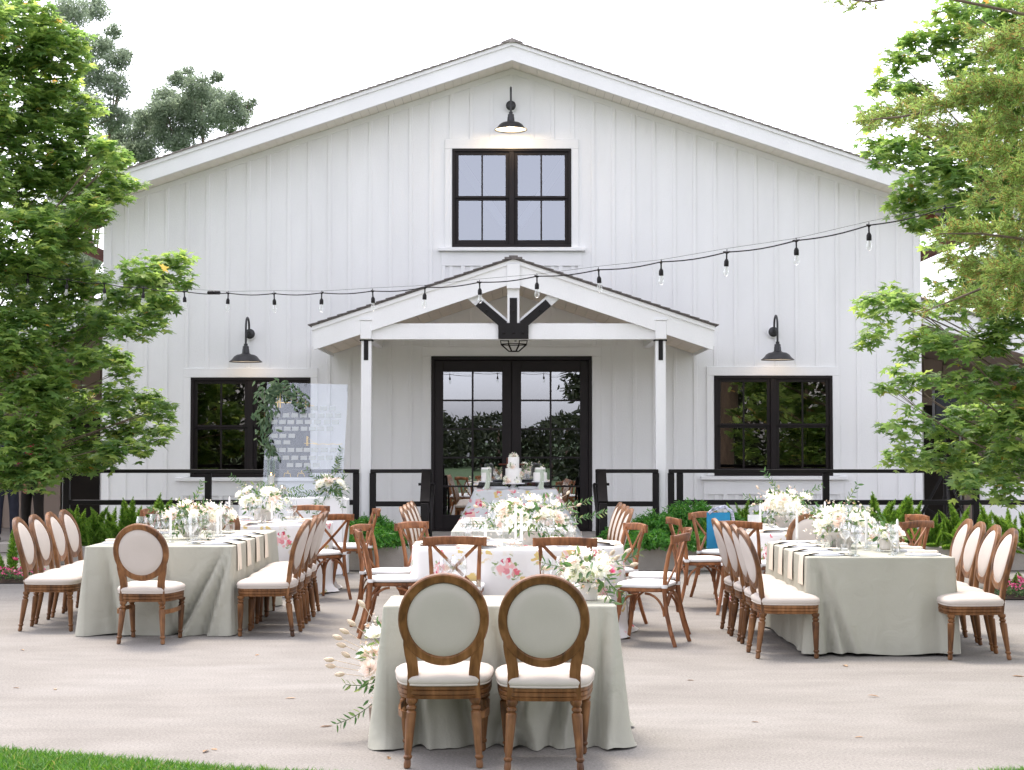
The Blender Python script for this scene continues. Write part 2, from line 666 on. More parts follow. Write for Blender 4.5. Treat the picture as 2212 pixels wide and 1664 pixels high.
M['cream'] = pmat('cream_linen', (.52, .47, .42), .9, .03, 5, spec=0, bump=.12, bscale=600, fine=.03, fscale=500)
M['padback'] = pmat('oatmeal_linen', (.54, .49, .445), .9, .03, 5, spec=0, bump=.12, bscale=600, fine=.04, fscale=500)
M['napkin'] = pmat('cream_napkin', (.76, .69, .58), .9, .04, 8, spec=0, bump=.1, bscale=300)
M['cushion'] = pmat('white_cushion', (.74, .74, .73), .9, .03, 8, spec=0, bump=.15, bscale=40)
M['oak'] = woodmat('weathered_oak', (.045, .018, .007), (.155, .066, .022), (.25, .118, .046))
M['fruitwood'] = woodmat('fruitwood', (.075, .028, .011), (.215, .082, .030), (.34, .145, .060))
M['darkleg'] = pmat('dark_table_leg', (.05, .03, .02), .6, .2, 10)
M['china'] = pmat('glazed_china', (.76, .76, .77), .7, .02, 4, spec=0)
M['greychina'] = pmat('blue_grey_china', (.62, .64, .67), .7, .04, 6, spec=0)
M['stone'] = pmat('pale_stoneware', (.62, .58, .53), .6, .1, 18, bump=.3, bscale=60)
M['wax'] = pmat('white_wax', (.83, .82, .79), .45, .02, 4)
M['icing'] = pmat('white_icing', (.82, .80, .76), .55, .03, 12, bump=.2, bscale=50)
M['gold'] = pmat('gold_ink', (.80, .62, .32), .35, .1, 20, metal=.6)
M['glass'] = glassmat('clear_glass', (.90, .915, .92), .09, .85, .01)
M['bulbglass'] = glassmat('bulb_glass', (.93, .94, .93), .08, .8, .02)
M['acrylic'] = glassmat('clear_acrylic', (.93, .95, .97), .07, .6, .0, (.93, .96, 1.0))
M['paneup'] = glassmat('upper_window_glass', (.42, .46, .60), .22, .8, .0, (.86, .91, 1.0))
M['panelow'] = glassmat('lower_window_glass', (.6, .55, .5), .13, .8, .0, (1.0, .95, .88))
M['pane'] = glassmat('window_glass', (.55, .55, .52), .34, .9, .0, (.92, .95, 1.0))
M['card'] = pmat('frosted_card', (.66, .69, .69), .5, .08, 20)
M['ecard'] = glassmat('translucent_card', (.62, .68, .69), .34, .5, .55)
M['ribbon'] = pmat('sage_ribbon', (.52, .58, .47), .7, .06, 9)
M['mirror'] = pmat('blackboard', (.02, .02, .025), .5)
M['bark'] = pmat('grey_bark', (.17, .125, .095), .9, .3, 14, (1, 1, .3), bump=.6, bscale=40)
M['twig'] = pmat('brown_twig', (.14, .085, .05), .9, .25, 20)
M['maple'] = leafmat('maple_leaf', [(0, (.095, .18, .06)), (.40, (.15, .255, .08)), (.75, (.22, .33, .10)), (.985, (.29, .38, .11)), (1, (.42, .26, .08))], .55, .42, .35)
M['bgleaf'] = leafmat('haze_paled_leaf', [(0, (.15, .19, .14)), (.5, (.185, .235, .165)), (1, (.22, .275, .19))], .5)  # distance haze is painted into the leaf colour as a pale grey-green
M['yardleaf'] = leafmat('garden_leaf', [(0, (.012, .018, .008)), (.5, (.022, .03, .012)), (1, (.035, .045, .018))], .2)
M['needle'] = leafmat('conifer_needle', [(0, (.30, .19, .08)), (.14, (.38, .28, .10)), (.20, (.19, .30, .09)), (1, (.30, .43, .14))], .45)
M['fox'] = leafmat('foxtail_needle', [(0, (.08, .18, .035)), (.5, (.14, .28, .05)), (1, (.28, .42, .09))], .45)
M['fern'] = leafmat('fern_needle', [(0, (.035, .14, .025)), (.6, (.06, .20, .035)), (1, (.12, .28, .05))], .3)
M['grass'] = leafmat('grass_blade', [(0, (.045, .14, .022)), (.6, (.075, .20, .03)), (.93, (.14, .27, .05)), (1, (.40, .33, .14))], .35)
M['sprig'] = leafmat('bouquet_leaf', [(0, (.045, .11, .04)), (.5, (.075, .16, .055)), (.85, (.14, .22, .08)), (1, (.22, .27, .11))], .35, .4, .4)
M['euca'] = leafmat('garland_leaf', [(0, (.05, .095, .05)), (.6, (.085, .145, .075)), (1, (.15, .21, .12))], .25, .5, .3)
M['petal'] = leafmat('white_petal', [(0, (.80, .79, .68)), (.5, (.84, .84, .77)), (1, (.85, .85, .81))], .3, .6, .2)
M['blush'] = leafmat('blush_petal', [(0, (.82, .70, .62)), (.5, (.83, .76, .70)), (1, (.84, .80, .75))], .3, .6, .2)
M['pinkpetal'] = leafmat('pink_petal', [(0, (.55, .07, .16)), (.6, (.70, .16, .26)), (1, (.80, .35, .42))], .3, .6, .2)
M['filler'] = leafmat('filler_blossom', [(0, (.60, .42, .28)), (.3, (.78, .72, .62)), (.8, (.80, .77, .72)), (1, (.30, .32, .12))], .2, .7, .1)
M['bunny'] = pmat('bunny_tail', (.74, .60, .45), 1, .12, 40, bump=.6, bscale=300)
M['litter'] = leafmat('dry_leaf', [(0, (.30, .18, .09)), (1, (.44, .30, .18))], .1)
M['blue'] = pmat('teal_blue_fabric', (.012, .19, .36), .7, .1, 6)
M['strap'] = pmat('patterned_strap', (.30, .32, .40), .8, .8, 40)
M['navy'] = pmat('navy_cloth', (.018, .02, .035), .8, .25, 8, bump=.3, bscale=20)
M['crimson'] = pmat('crimson_cloth', (.42, .012, .06), .75, .15, 6)
M['skin'] = pmat('skin', (.36, .17, .10), .5, .1, 8)
M['hair'] = pmat('dark_hair', (.02, .014, .01), .6, .2, 30)
M['grille'] = pmat('speaker_grille', (.012, .013, .02), .55, .3, 60)
M['bulb'] = emitmat('warm_lamp_bulb', (1.0, .72, .42), 5.0)
M['flame'] = emitmat('candle_flame', (1.0, .45, .15), 6.0)
M['floral'] = floralmat('floral_linen', (.70, .69, .67), 0.0, .52)
M['floral2'] = floralmat('grey_floral_linen', (.58, .59, .59), 3.7, .75)
# ================================================================== SETTING
YW = 23.9            # barn front
DECK = 0.30
g = MB()
g.add([(-400,-400,-.012),(400,-400,-.012),(400,900,-.012),(-400,900,-.012)], [(0,1,2,3)])
struct('ground', g, M['turf'])
# concrete patio with its curved front edge
edge = [(-9.0, 9.7), (-6.0, 9.1), (-4.3, 8.74), (-2.77, 8.34), (-2.1, 8.12), (-1.43, 7.85), (-.8, 7.66), (-.2, 7.53), (.3, 7.46), (.9, 7.43), (1.5, 7.50), (2.1, 7.66), (2.7, 7.86), (4.0, 8.25), (6.5, 9.1), (9.0, 10.3)]
pg = MB()
poly = edge + [(16, 14), (16, 34), (-16, 34), (-16, 14)]
pg.prismz(poly, -.3, 0.0)
struct('patio', pg, M['ground'])
# porch floor and its steps
mb = MB(); mb.bx(-6.4, 9.4, 21.32, YW + .3, .004, DECK)
struct('porch_floor', mb, M['kerb'])
mb = MB(); mb.bx(-1.03, 1.06, 20.95, 21.32, .003, .15, .01)
struct('porch_step', mb, M['kerb'])
mb = MB(); mb.bx(-16, -6.42, 23.55, 33, .003, .145, .01)
struct('side_walkway', mb, M['kerb'])

def lawn():
    xs = np.array([p[0] for p in edge]); ys = np.array([p[1] for p in edge])
    n = 52000
    X = RNG.uniform(-3.6, 3.6, n)
    E = np.interp(X, xs, ys) + RNG.normal(0, .012, n)
    Y = E - RNG.exponential(.34, n) - .0
    lo = 6.7
    k = Y > lo
    X, Y, E = X[k], Y[k], E[k]
    n = len(X)
    h = RNG.uniform(.03, .062, n)
    a = RNG.uniform(0, 2*pi, n)
    w = RNG.uniform(.0022, .0042, n)
    lean = RNG.normal(0, .022, (n, 2))
    dx, dy = np.cos(a)*w, np.sin(a)*w
    V = np.zeros((n, 5, 3))
    V[:,0] = np.stack([X-dx, Y-dy, np.full(n,-.012)], 1)
    V[:,1] = np.stack([X+dx, Y+dy, np.full(n,-.012)], 1)
    V[:,2] = np.stack([X+dx*.8+lean[:,0]*.4, Y+dy*.8+lean[:,1]*.4, h*.6], 1)
    V[:,3] = np.stack([X-dx*.8+lean[:,0]*.4, Y-dy*.8+lean[:,1]*.4, h*.6], 1)
    V[:,4] = np.stack([X+lean[:,0]*1.3, Y+lean[:,1]*1.3, h], 1)
    b = (np.arange(n)*5)[:,None]
    T = np.concatenate([b+np.array([[0,1,2]]), b+np.array([[0,2,3]]), b+np.array([[3,2,4]])], 1).reshape(-1, 3)
    o = link('lawn_grass', fast_mesh('lawn_grass', V.reshape(-1,3), T, M['grass']))
    tag(o, 'mown green grass along the curved front edge of the patio', 'grass', kind='stuff')
lawn()

# ================================================================== BARN
BS = YW
barn = thing('barn', 'large white board and batten barn with shallow gable roof and black windows', 'barn', (0, BS, 0))
SL = .335
ZP = at(1104, 150, YW).z
HALF = 6.07
def ztop(x): return ZP - SL*abs(x)
def W(u, v, Y=YW):
    p = at(u, v, Y); return p.x, p.z
def rect(u0, u1, v0, v1):
    x0, z1 = W(u0, v0); x1, z0 = W(u1, v1)
    return (x0, x1, z0, z1)
WIN_U = rect(977, 1234, 322, 535)
WIN_L = rect(413, 670, 816, 1031)
WIN_R = rect(1542, 1799, 812, 1028)
DOOR = list(rect(932, 1279, 770, 1148)); DOOR[2] = DECK + .004
OPEN = [WIN_U, WIN_L, WIN_R, tuple(DOOR)]
bat = [k*.305 for k in range(-19, 20)]
brk = sorted(set([-HALF, HALF] + bat))
def spans(xa, xb, pad=0.0):
    """heights of wall between openings over xa..xb"""
    segs = [(0.0, None)]
    cuts = sorted([(o[2]-pad, o[3]+pad) for o in OPEN if o[0]-pad < xb-1e-4 and o[1]+pad > xa+1e-4])
    out, z = [], 0.0
    for a, b in cuts:
        if a > z + .01: out.append((z, a))
        z = b
    out.append((z, None))
    return out
cells = []
for a, b in zip(brk[:-1], brk[1:]):
    xs = sorted(set([a, b] + [e for o in OPEN for e in (o[0], o[1]) if a + 1e-4 < e < b - 1e-4]))
    cells += list(zip(xs[:-1], xs[1:]))
for a, b in cells:
    for z0, z1 in spans(a, b):
        mb = MB()
        if z1 is None:
            pol = [(a, z0), (b, z0), (b, ztop(b)-.004), (a, ztop(a)-.004)]
        else:
            pol = [(a, z0), (b, z0), (b, z1), (a, z1)]
        mb.prism(pol, random.uniform(-.002, .001), .03)
        part('wall_board', mb, M['white'], barn)
CAS = .105
for x in bat:
    for z0, z1 in spans(x-.03, x+.03, CAS):
        mb = MB()
        zt = (ztop(x) - .02) if z1 is None else z1
        if z1 is not None and z0 < .02 and zt < .3: continue
        w = .028
        mb.bx(x-w, x+w, -.015, .0, z0, zt, .003)
        part('batten', mb, M['white'], barn)
for sx in (-1, 1):
    mb = MB(); mb.bx(sx*6.075-.055, sx*6.075+.055, -.027, .08, 0, ztop(6.13)-.02, .005)
    part('corner_board', mb, M['white'], barn)
    mb = MB(); mb.bx(sx*6.0-.03, sx*6.0+.03, .05, 13.6, 0, ztop(6.0)-.1)
    part('side_wall', mb, M['white'], barn)
    # red-brown rafter tail beneath the eave
    mb = MB(); mb.bar((sx*6.13, .22, ztop(6.13)-.17), (sx*6.95, .22, ztop(6.95)-.13), .2, .1, side=(0,0,1))
    part('rafter_tail', mb, M['redwood'], barn)
    mb = MB(); mb.bar((sx*6.13, .3, ztop(6.13)-.03), (sx*6.95, .3, ztop(6.95)-.03), .03, 0.0+.1, side=(0,0,1))
    mb.bx(sx*6.95-.02, sx*6.95+.02, .05, 13.9, ztop(6.95)-.22, ztop(6.95)-.03)
    part('eave_board', mb, M['redwood'], barn)
mb = MB(); mb.prism([(-6, 0), (6, 0), (6, ztop(6)-.1), (0, ZP-.1), (-6, ztop(6)-.1)], 13.6, 13.66)
part('rear_wall', mb, M['white'], barn)
# dark lining behind the glass: the room's shade painted into its walls
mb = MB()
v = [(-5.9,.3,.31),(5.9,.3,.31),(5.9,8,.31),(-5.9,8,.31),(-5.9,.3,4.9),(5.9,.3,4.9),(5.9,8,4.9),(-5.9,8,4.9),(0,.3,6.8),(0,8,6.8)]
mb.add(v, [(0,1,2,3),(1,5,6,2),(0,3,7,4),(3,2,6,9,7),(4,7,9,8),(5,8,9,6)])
part('dark_lining', mb, M['dark'], barn)
# rake: shingles, trim strip, fascia, soffit
YR = YW - .58
RX = 6.80
zf0, zf1, zt1, zs1 = (at(1104, v, YR).z for v in (130, 98.7, 91, 82))
def rake(x0, x1, za, zb, y0, y1, name, mat):
    for sx in (-1, 1):
        mb = MB()
        pol = [(sx*x0, za - SL*x0), (sx*x1, za - SL*x1), (sx*x1, zb - SL*x1), (sx*x0, zb - SL*x0)]
        if sx < 0: pol = pol[::-1]
        mb.prism(pol, y0, y1)
        part(name, mb, mat, barn)
rake(0, RX, zf0, zf1, -.58, -.53, 'rake_board', M['white'])
rake(0, RX+.03, zf1, zt1, -.605, -.53, 'rake_trim', M['white'])
rake(0, RX+.04, zt1, zt1+.012, -.62, 13.9, 'roof', M['lightshingle'])
ang = math.atan(SL)
def courses(root, n, step, x_off, zbase, y0, y1, slope, sx, th=.016):
    """overlapping shingle courses, butt ends showing at the rake"""
    a = math.atan(slope)
    mb = MB()
    L = step*1.25
    tilt = a - math.atan(th*.9/step)
    # local x runs up-slope from the butt
    mb.bx(0, L/cos(a), y0, y1, 0, th)
    me = mb.mesh('shingle_course', M['lightshingle'])
    for k in range(n):
        x = x_off + (n-1-k)*step
        o = link('shingle_course', me, root)
        if sx > 0:
            o.matrix_local = Matrix.Translation((x+step, 0, zbase - slope*(x+step) + th*.15)) @ Matrix.Rotation(pi, 4, 'Z') @ Matrix.Rotation(-tilt, 4, 'Y') @ Matrix.Translation((0, -(y0+y1), 0))
        else:
            o.matrix_local = Matrix.Translation((-(x+step), 0, zbase - slope*(x+step) + th*.15)) @ Matrix.Rotation(-tilt, 4, 'Y')
for sx in (-1, 1):
    courses(barn, 52, .1305, .03, zt1+.013, -.635, 13.9, SL, sx, .012)
mb = MB(); mb.prism([(-.16, zt1+.04-SL*.16), (.16, zt1+.04-SL*.16), (0, zt1+.05)][::-1], -.64, 13.9)
part('ridge_cap', mb, M['lightshingle'], barn)
mb = MB(); mb.bx(0, .122/cos(ang), -.53, 0.0, -.014, 0.0)
sof = mb.mesh('soffit_board', M['soffit'])
for sx in (-1, 1):
    for k in range(54):
        x = .004 + k*.1255
        o = link('soffit_board', sof, barn)
        if sx > 0:
            o.matrix_local = Matrix.Translation((x, 0, zf0 + .03 - SL*x)) @ Matrix.Rotation(ang, 4, 'Y')
        else:
            o.matrix_local = Matrix.Translation((-x-.1225, 0, zf0 + .03 - SL*(x+.1225))) @ Matrix.Rotation(-ang, 4, 'Y')
rake(0, HALF+.02, zf0-.075, zf0+.012, -.018, .0, 'frieze_board', M['white'])

def window(label, R, glass, fr=.045, apron=True, beams=False):
    x0, x1, z0, z1 = R
    mb = MB()
    # outer frame and mullion
    mb.bx(x0, x1, -.034, .06, z1-fr, z1, .004); mb.bx(x0, x1, -.034, .06, z0, z0+fr, .004)
    mb.bx(x0, x0+fr, -.034, .06, z0+fr, z1-fr, .004); mb.bx(x1-fr, x1, -.034, .06, z0+fr, z1-fr, .004)
    xm = (x0+x1)/2
    mb.bx(xm-.04, xm+.04, -.030, .06, z0+fr, z1-fr, .004)
    w = part('window', mb, M['bronze'], barn)
    w['label'] = label
    zm = (z0+z1)/2
    for a, b in ((x0+fr, xm-.04), (xm+.04, x1-fr)):
        for lo, hi, y in ((zm, z1-fr, -.004), (z0+fr, zm, .018)):
            sb = MB()
            st = .052
            bt = .07 if lo < zm else .034
            tp = .05 if lo >= zm else .034
            sb.bx(a, a+st, y, y+.03, lo, hi, .003); sb.bx(b-st, b, y, y+.03, lo, hi, .003)
            sb.bx(a+st, b-st, y, y+.03, lo, lo+bt, .003); sb.bx(a+st, b-st, y, y+.03, hi-tp, hi, .003)
            part('sash', sb, M['bronze'], w)
            c = (a+b)/2
            mm = MB(); mm.bx(c-.012, c+.012, y-.002, y+.028, lo+bt, hi-tp)
            part('muntin', mm, M['bronze'], w)
            for p, q in ((a+st, c-.012), (c+.012, b-st)):
                pp = MB()
                t = random.uniform(-.0012, .0012); t2 = random.uniform(-.0012, .0012)
                pp.add([(p, y+.014+t, lo+bt), (q, y+.014-t, lo+bt), (q, y+.014-t+t2, hi-tp), (p, y+.014+t+t2, hi-tp)], [(0,1,2,3)])
                part('pane', pp, M[glass], w)
    cs = MB()
    c = .11
    cs.bx(x0-c, x1+c, -.024, 0, z1, z1+c+.03, .004)
    cs.bx(x0-c, x0, -.024, 0, z0, z1, .004); cs.bx(x1, x1+c, -.024, 0, z0, z1, .004)
    part('casing', cs, M['white'], w)
    sl = MB(); sl.bx(x0-.21, x1+.21, -.085, 0, z0-.062, z0-.004, .008)
    part('sill', sl, M['white'], w)
    if apron:
        ab = MB()
        ab.bx(x0-.16, x1+.16, -.026, 0, z0-.28, z0-.062, .003)
        n = 7
        for k in range(n+1):
            xx = x0-.16 + (x1-x0+.32-.06)*k/n
            ab.bx(xx, xx+.06, -.0255, 0, max(DECK, z0-.62), z0-.28, .003)
        part('apron', ab, M['white'], w)
    if beams:
        for s in (-1, 1):
            bb = MB(); bb.bar((xm+s*.95, 1.6, z1+.25), (xm+s*.12, 1.6, z0+.55), .12, .1)
            part('roof_brace', bb, M['cream'], w)
    return w
window('upper gable window reflecting pale sky', WIN_U, 'paneup', beams=True)
window('dark window behind the acrylic seating chart', WIN_L, 'panelow')
window('dark window reflecting trees beside the right lamp', WIN_R, 'panelow')

# double doors
x0, x1, z0, z1 = DOOR
mb = MB()
mb.bx(x0, x1, -.04, .08, z1-.06, z1, .004)
mb.bx(x0, x0+.05, -.04, .08, z0, z1-.06, .004); mb.bx(x1-.05, x1, -.04, .08, z0, z1-.06, .004)
mb.bx(x0+.05, x1-.05, -.02, .08, z0, z0+.03)
part('door_frame', mb, M['bronze'], barn)
cs = MB()
c = .14
cs.bx(x0-c, x1+c, -.024, 0, z1, z1+c, .004)
cs.bx(x0-c, x0, -.024, 0, z0, z1, .004); cs.bx(x1, x1+c, -.024, 0, z0, z1, .004)
part('door_casing', cs, M['white'], barn)
hb = MB()
hb.bx(x0-.45, x1+.45, -.022, 0, z1+c+.002, z1+c+.03)
for k in range(11):
    xx = x0-.45 + (x1-x0+.9-.05)*k/10
    hb.bx(xx, xx+.05, -.0235, 0, z1+c+.03, z1+c+.13)
part('door_header', hb, M['white'], barn)
xm = (x0+x1)/2
zt = W(1106, 803.6)[1]
for s, a, b in ((0, x0+.052, xm-.003), (1, xm+.003, x1-.052)):
    st0, st1 = (.125, .14) if s == 0 else (.14, .125)
    pa, pb = a+st0, b-st1
    zb = z0 + .24
    sb = MB()
    sb.bx(a, pa, -.01, .04, z0+.032, z1-.063, .004); sb.bx(pb, b, -.01, .04, z0+.032, z1-.063, .004)
    sb.bx(pa, pb, -.01, .04, zt, z1-.063, .004); sb.bx(pa, pb, -.01, .04, z0+.032, zb, .004)
    lf = part('door', sb, M['bronze'], barn)
    pc = (pa+pb)/2
    rows = 5
    hgt = (zt-zb)/rows
    mm = MB(); mm.bx(pc-.014, pc+.014, -.004, .03, zb, zt)
    part('muntin', mm, M['bronze'], lf)
    for k in range(1, rows):
        for p, q in ((pa, pc-.014), (pc+.014, pb)):
            m2 = MB(); m2.bx(p, q, -.003, .029, zb+k*hgt-.013, zb+k*hgt+.013)
            part('muntin', m2, M['bronze'], lf)
    for k in range(rows):
        for p, q in ((pa, pc-.014), (pc+.014, pb)):
            pp = MB(); lo = zb+k*hgt+(.013 if k else 0); hi = zb+(k+1)*hgt-(.013 if k < rows-1 else 0)
            t = random.uniform(-.0014, .0014); t2 = random.uniform(-.0014, .0014)
            pp.add([(p, .013+t, lo), (q, .013-t, lo), (q, .013-t+t2, hi), (p, .013+t+t2, hi)], [(0,1,2,3)])
            part('pane', pp, M['pane'], lf)
    hx = (b-.05) if s == 0 else (a+.05)
    hm = MB(); hm.bx(hx-.025, hx+.025, -.022, -.01, 1.15, 1.40, .004)
    hm.tube([(hx, -.02, 1.3), (hx, -.07, 1.3), (hx-(.14 if s == 0 else -.14), -.07, 1.3)], .012, 8)
    part('door_handle', hm, M['redwood'], lf)

# ------------------------------------------------------------------ gabled porch on the front
YP = 21.6
yp = YP - BS                    # front plane in barn coordinates
apx, apz = W(1108, 553.6, YP)
xe = W(671.4, 699, YP)[0]
PXC = W(1109, 700, YP)[0]
PH = 2.70
PS = .335
PZ = apz - .05                  # underside of shingles at the ridge
rk = .27                        # rake board depth
def prake(xa, xb, d0, d1, y0, y1, name, mat):
    for sx in (-1, 1):
        pol = [(PXC+sx*xa, PZ-d1-PS*xa), (PXC+sx*xb, PZ-d1-PS*xb), (PXC+sx*xb, PZ-d0-PS*xb), (PXC+sx*xa, PZ-d0-PS*xa)]
        if sx < 0: pol = pol[::-1]
        mb = MB(); mb.prism(pol, y0, y1)
        part(name, mb, mat, barn)
prake(0, PH, .055, rk+.055, yp-.06, yp+.0, 'porch_rake_board', M['white'])
prake(0, PH+.02, .0, .055, yp-.085, yp+.0, 'porch_rake_trim', M['white'])
prake(0, PH+.03, -.028, 0, yp-.10, -.02, 'porch_roof', M['shingle'])
for sx in (-1, 1):
    a = math.atan(PS)
    mb = MB(); th, step = .012, .131
    L = step*1.25/cos(a)
    mb.bx(0, L, yp-.12, -.02, 0, th)
    me = mb.mesh('porch_shingle', M['shingle'])
    tilt = a - math.atan(th*.9/step)
    for k in range(21):
        x = .02 + (20-k)*step
        o = link('porch_shingle', me, barn)
        zb_ = PZ+.028 - PS*(x+step) + th*.15
        if sx > 0:
            o.matrix_local = Matrix.Translation((PXC+x+step, 0, zb_)) @ Matrix.Rotation(pi, 4, 'Z') @ Matrix.Rotation(-tilt, 4, 'Y') @ Matrix.Translation((0, -(yp-.14), 0))
        else:
            o.matrix_local = Matrix.Translation((PXC-(x+step), 0, zb_)) @ Matrix.Rotation(-tilt, 4, 'Y')
mb = MB(); mb.bx(PXC-.12, PXC+.12, yp-.13, -.02, PZ-.005, PZ+.025); mb.bx(PXC-.06, PXC+.06, yp-.135, -.02, PZ+.02, PZ+.045)
part('porch_ridge_cap', mb, M['shingle'], barn)
# boarded ceiling under the porch roof
pa_ = math.atan(PS)
mb = MB(); mb.bx(0, .146/cos(pa_), yp+.002, -.03, -.014, 0.0)
pso = mb.mesh('porch_ceiling_board', M['ceil'])
zc = PZ - rk + .04
for sx in (-1, 1):
    for k in range(18):
        x = .01 + k*.151
        o = link('porch_ceiling_board', pso, barn)
        if sx > 0:
            o.matrix_local = Matrix.Translation((PXC+x, 0, zc - PS*x)) @ Matrix.Rotation(pa_, 4, 'Y')
        else:
            o.matrix_local = Matrix.Translation((PXC-x-.1465, 0, zc - PS*(x+.1465))) @ Matrix.Rotation(-pa_, 4, 'Y')
    mb = MB(); mb.bx(PXC+sx*PH-.015, PXC+sx*PH+.015, yp-.055, -.03, zc-PS*PH-.05, PZ-PS*PH)
    part('porch_eave_board', mb, M['white'], barn)
zb0, zb1 = W(1100, 733.7, YP)[1], W(1100, 698.4, YP)[1]
PX = 1.995
mb = MB(); mb.bx(PXC-PX, PXC+PX, yp+.01, yp+.14, zb0, zb1, .006)
part('porch_beam', mb, M['white'], barn)
for sx in (-1, 1):
    x = PXC + sx*PX
    mb = MB(); mb.bx(x-.075, x+.075, yp-.07, yp+.19, zb0-.0, zb1+.03, .008)
    mb.bx(x-.085, x+.085, yp-.08, yp+.2, zb1+.03, zb1+.06, .005)
    mb.bx(x-.05, x+.05, yp+.19, -.03, zb0+.02, zb1-.01, .006)
    part('porch_side_beam', mb, M['white'], barn)
    mb = MB(); mb.bx(x-.07, x+.07, yp+.0, yp+.14, .01, zb0, .008)
    po = part('porch_post', mb, M['white'], barn)
    mb = MB(); mb.bx(x-.087, x+.087, yp-.012, yp+.15, zb0-.018, zb0-.001); mb.bx(x+sx*.0-.03, x+.03, yp-.010, yp, zb0-.28, zb0-.018)
    part('steel_bracket', mb, M['black'], po)
    mb = MB(); mb.bar((PXC+sx*.1, yp+.07, zb1-.02), (PXC+sx*.78, yp+.07, zb1+.56), .14, .1)
    part('truss_brace', mb, M['white'], barn)
mb = MB(); mb.bx(PXC-.082, PXC+.082, yp-.03, yp+.12, zb1-.02, PZ-.1, .006)
mb.bx(PXC-.09, PXC+.09, yp-.10, yp+.0, PZ-.40, PZ-.06, .006)
part('king_post', mb, M['white'], barn)
sp = MB()
yb = yp - .042
sp.bx(PXC-.205, PXC+.205, yb, yb+.05, zb0+.005, zb1+.0)
sp.bx(PXC-.05, PXC+.05, yb, yb+.012, zb1+.0, zb1+.34)
for sx in (-1, 1):
    sp.bar((PXC+sx*.12, yb+.005, zb1-.03), (PXC+sx*.475, yb+.005, zb1+.275), .115, .012, side=(0,0,1))
st = part('steel_gusset', sp, M['black'], barn)
bl = MB()
for q in ((-.13, zb0+.09), (0, zb0+.09), (.13, zb0+.09), (0, zb1+.16), (-.36, zb1+.17), (.36, zb1+.17)):
    bl.lathe([(.018, 0), (.018, .012), (.008, .018)], (0,0,0), 8)
    k = len(bl.v) - 24
    for i in range(k, len(bl.v)):
        vx, vy, vz = bl.v[i]
        bl.v[i] = (PXC+q[0]+vx, yb-vz-.002, q[1]+vy)
part('bolt', bl, M['black'], st)

# ------------------------------------------------------------------ side porches of the barn
def lean_to(sx, label):
    t = thing('lean_to', label, 'lean-to', (sx*6.14, YW+.75, 0))
    t['group'] = 'low lean-to wings of the barn'
    def X(x): return (x if sx > 0 else -x)
    sl = .30
    z0_ = at(1989, 641, YW+.1).z
    def pr(x0, x1, da, db, y0, y1, name, mat):
        pol = [(X(x0), z0_-db-sl*x0), (X(x1), z0_-db-sl*x1), (X(x1), z0_-da-sl*x1), (X(x0), z0_-da-sl*x0)]
        if sx < 0: pol = pol[::-1]
        mb = MB(); mb.prism(pol, y0, y1); part(name, mb, mat, t)
    pr(.0, 4.6, .04, .40, -.65, -.60, 'fascia', M['white'])
    pr(.0, 4.7, .0, .04, -.68, 7.0, 'roof', M['shingle'])
    pr(.0, 4.6, .34, .38, -.60, 7.0, 'ceiling', M['tan'])
    # rear wall of boards with a dark doorway
    for k in range(13):
        a = .02 + k*.34
        zt_ = z0_ - .40 - sl*(a+.33)
        mb = MB(); zlo = .15 if k not in (1, 2, 3, 4) else 2.35
        mb.bx(min(X(a), X(a+.335)), max(X(a), X(a+.335)), 3.2, 3.24, zlo, zt_+.08)
        part('wall_board', mb, M['tan'], t)
        mb = MB(); mb.bx(min(X(a), X(a+.05)), max(X(a), X(a+.05)), 3.17, 3.2, zlo, zt_+.05)
        part('batten', mb, M['tan'], t)
    mb = MB(); mb.bx(min(X(.30), X(1.76)), max(X(.30), X(1.76)), 3.12, 3.2, 2.28, 2.42); 
    part('door_header', mb, M['tan'], t)
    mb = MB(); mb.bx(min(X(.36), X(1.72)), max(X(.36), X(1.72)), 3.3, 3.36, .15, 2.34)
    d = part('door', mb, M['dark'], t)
    for k in range(3):
        mb = MB(); a = .36 + k*.66
        mb.bx(min(X(a), X(a+.03)), max(X(a), X(a+.03)), 3.26, 3.3, .2, 2.3); part('door_edge', mb, M['white'], d)
    mb = MB(); mb.bx(min(X(4.3), X(4.44)), max(X(4.3), X(4.44)), -.5, -.36, .15, z0_-.4-sl*4.3); part('post', mb, M['white'], t)
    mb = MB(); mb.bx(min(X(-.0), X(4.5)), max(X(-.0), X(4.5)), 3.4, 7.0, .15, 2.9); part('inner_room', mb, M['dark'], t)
lean_to(-1, 'white lean-to wing coloured in taupe shade behind the left maple with dark doorway')
lean_to(1, 'white lean-to wing coloured in taupe shade behind the right maple and the loudspeaker')
mb = MB(); mb.bx(6.75, 11, 23.0, 23.16, DECK, 1.06, .01); 
tag(link('ramp_wall', mb.mesh('ramp_wall', M['white'])), 'low solid white wall behind the black railing at the right', 'wall')
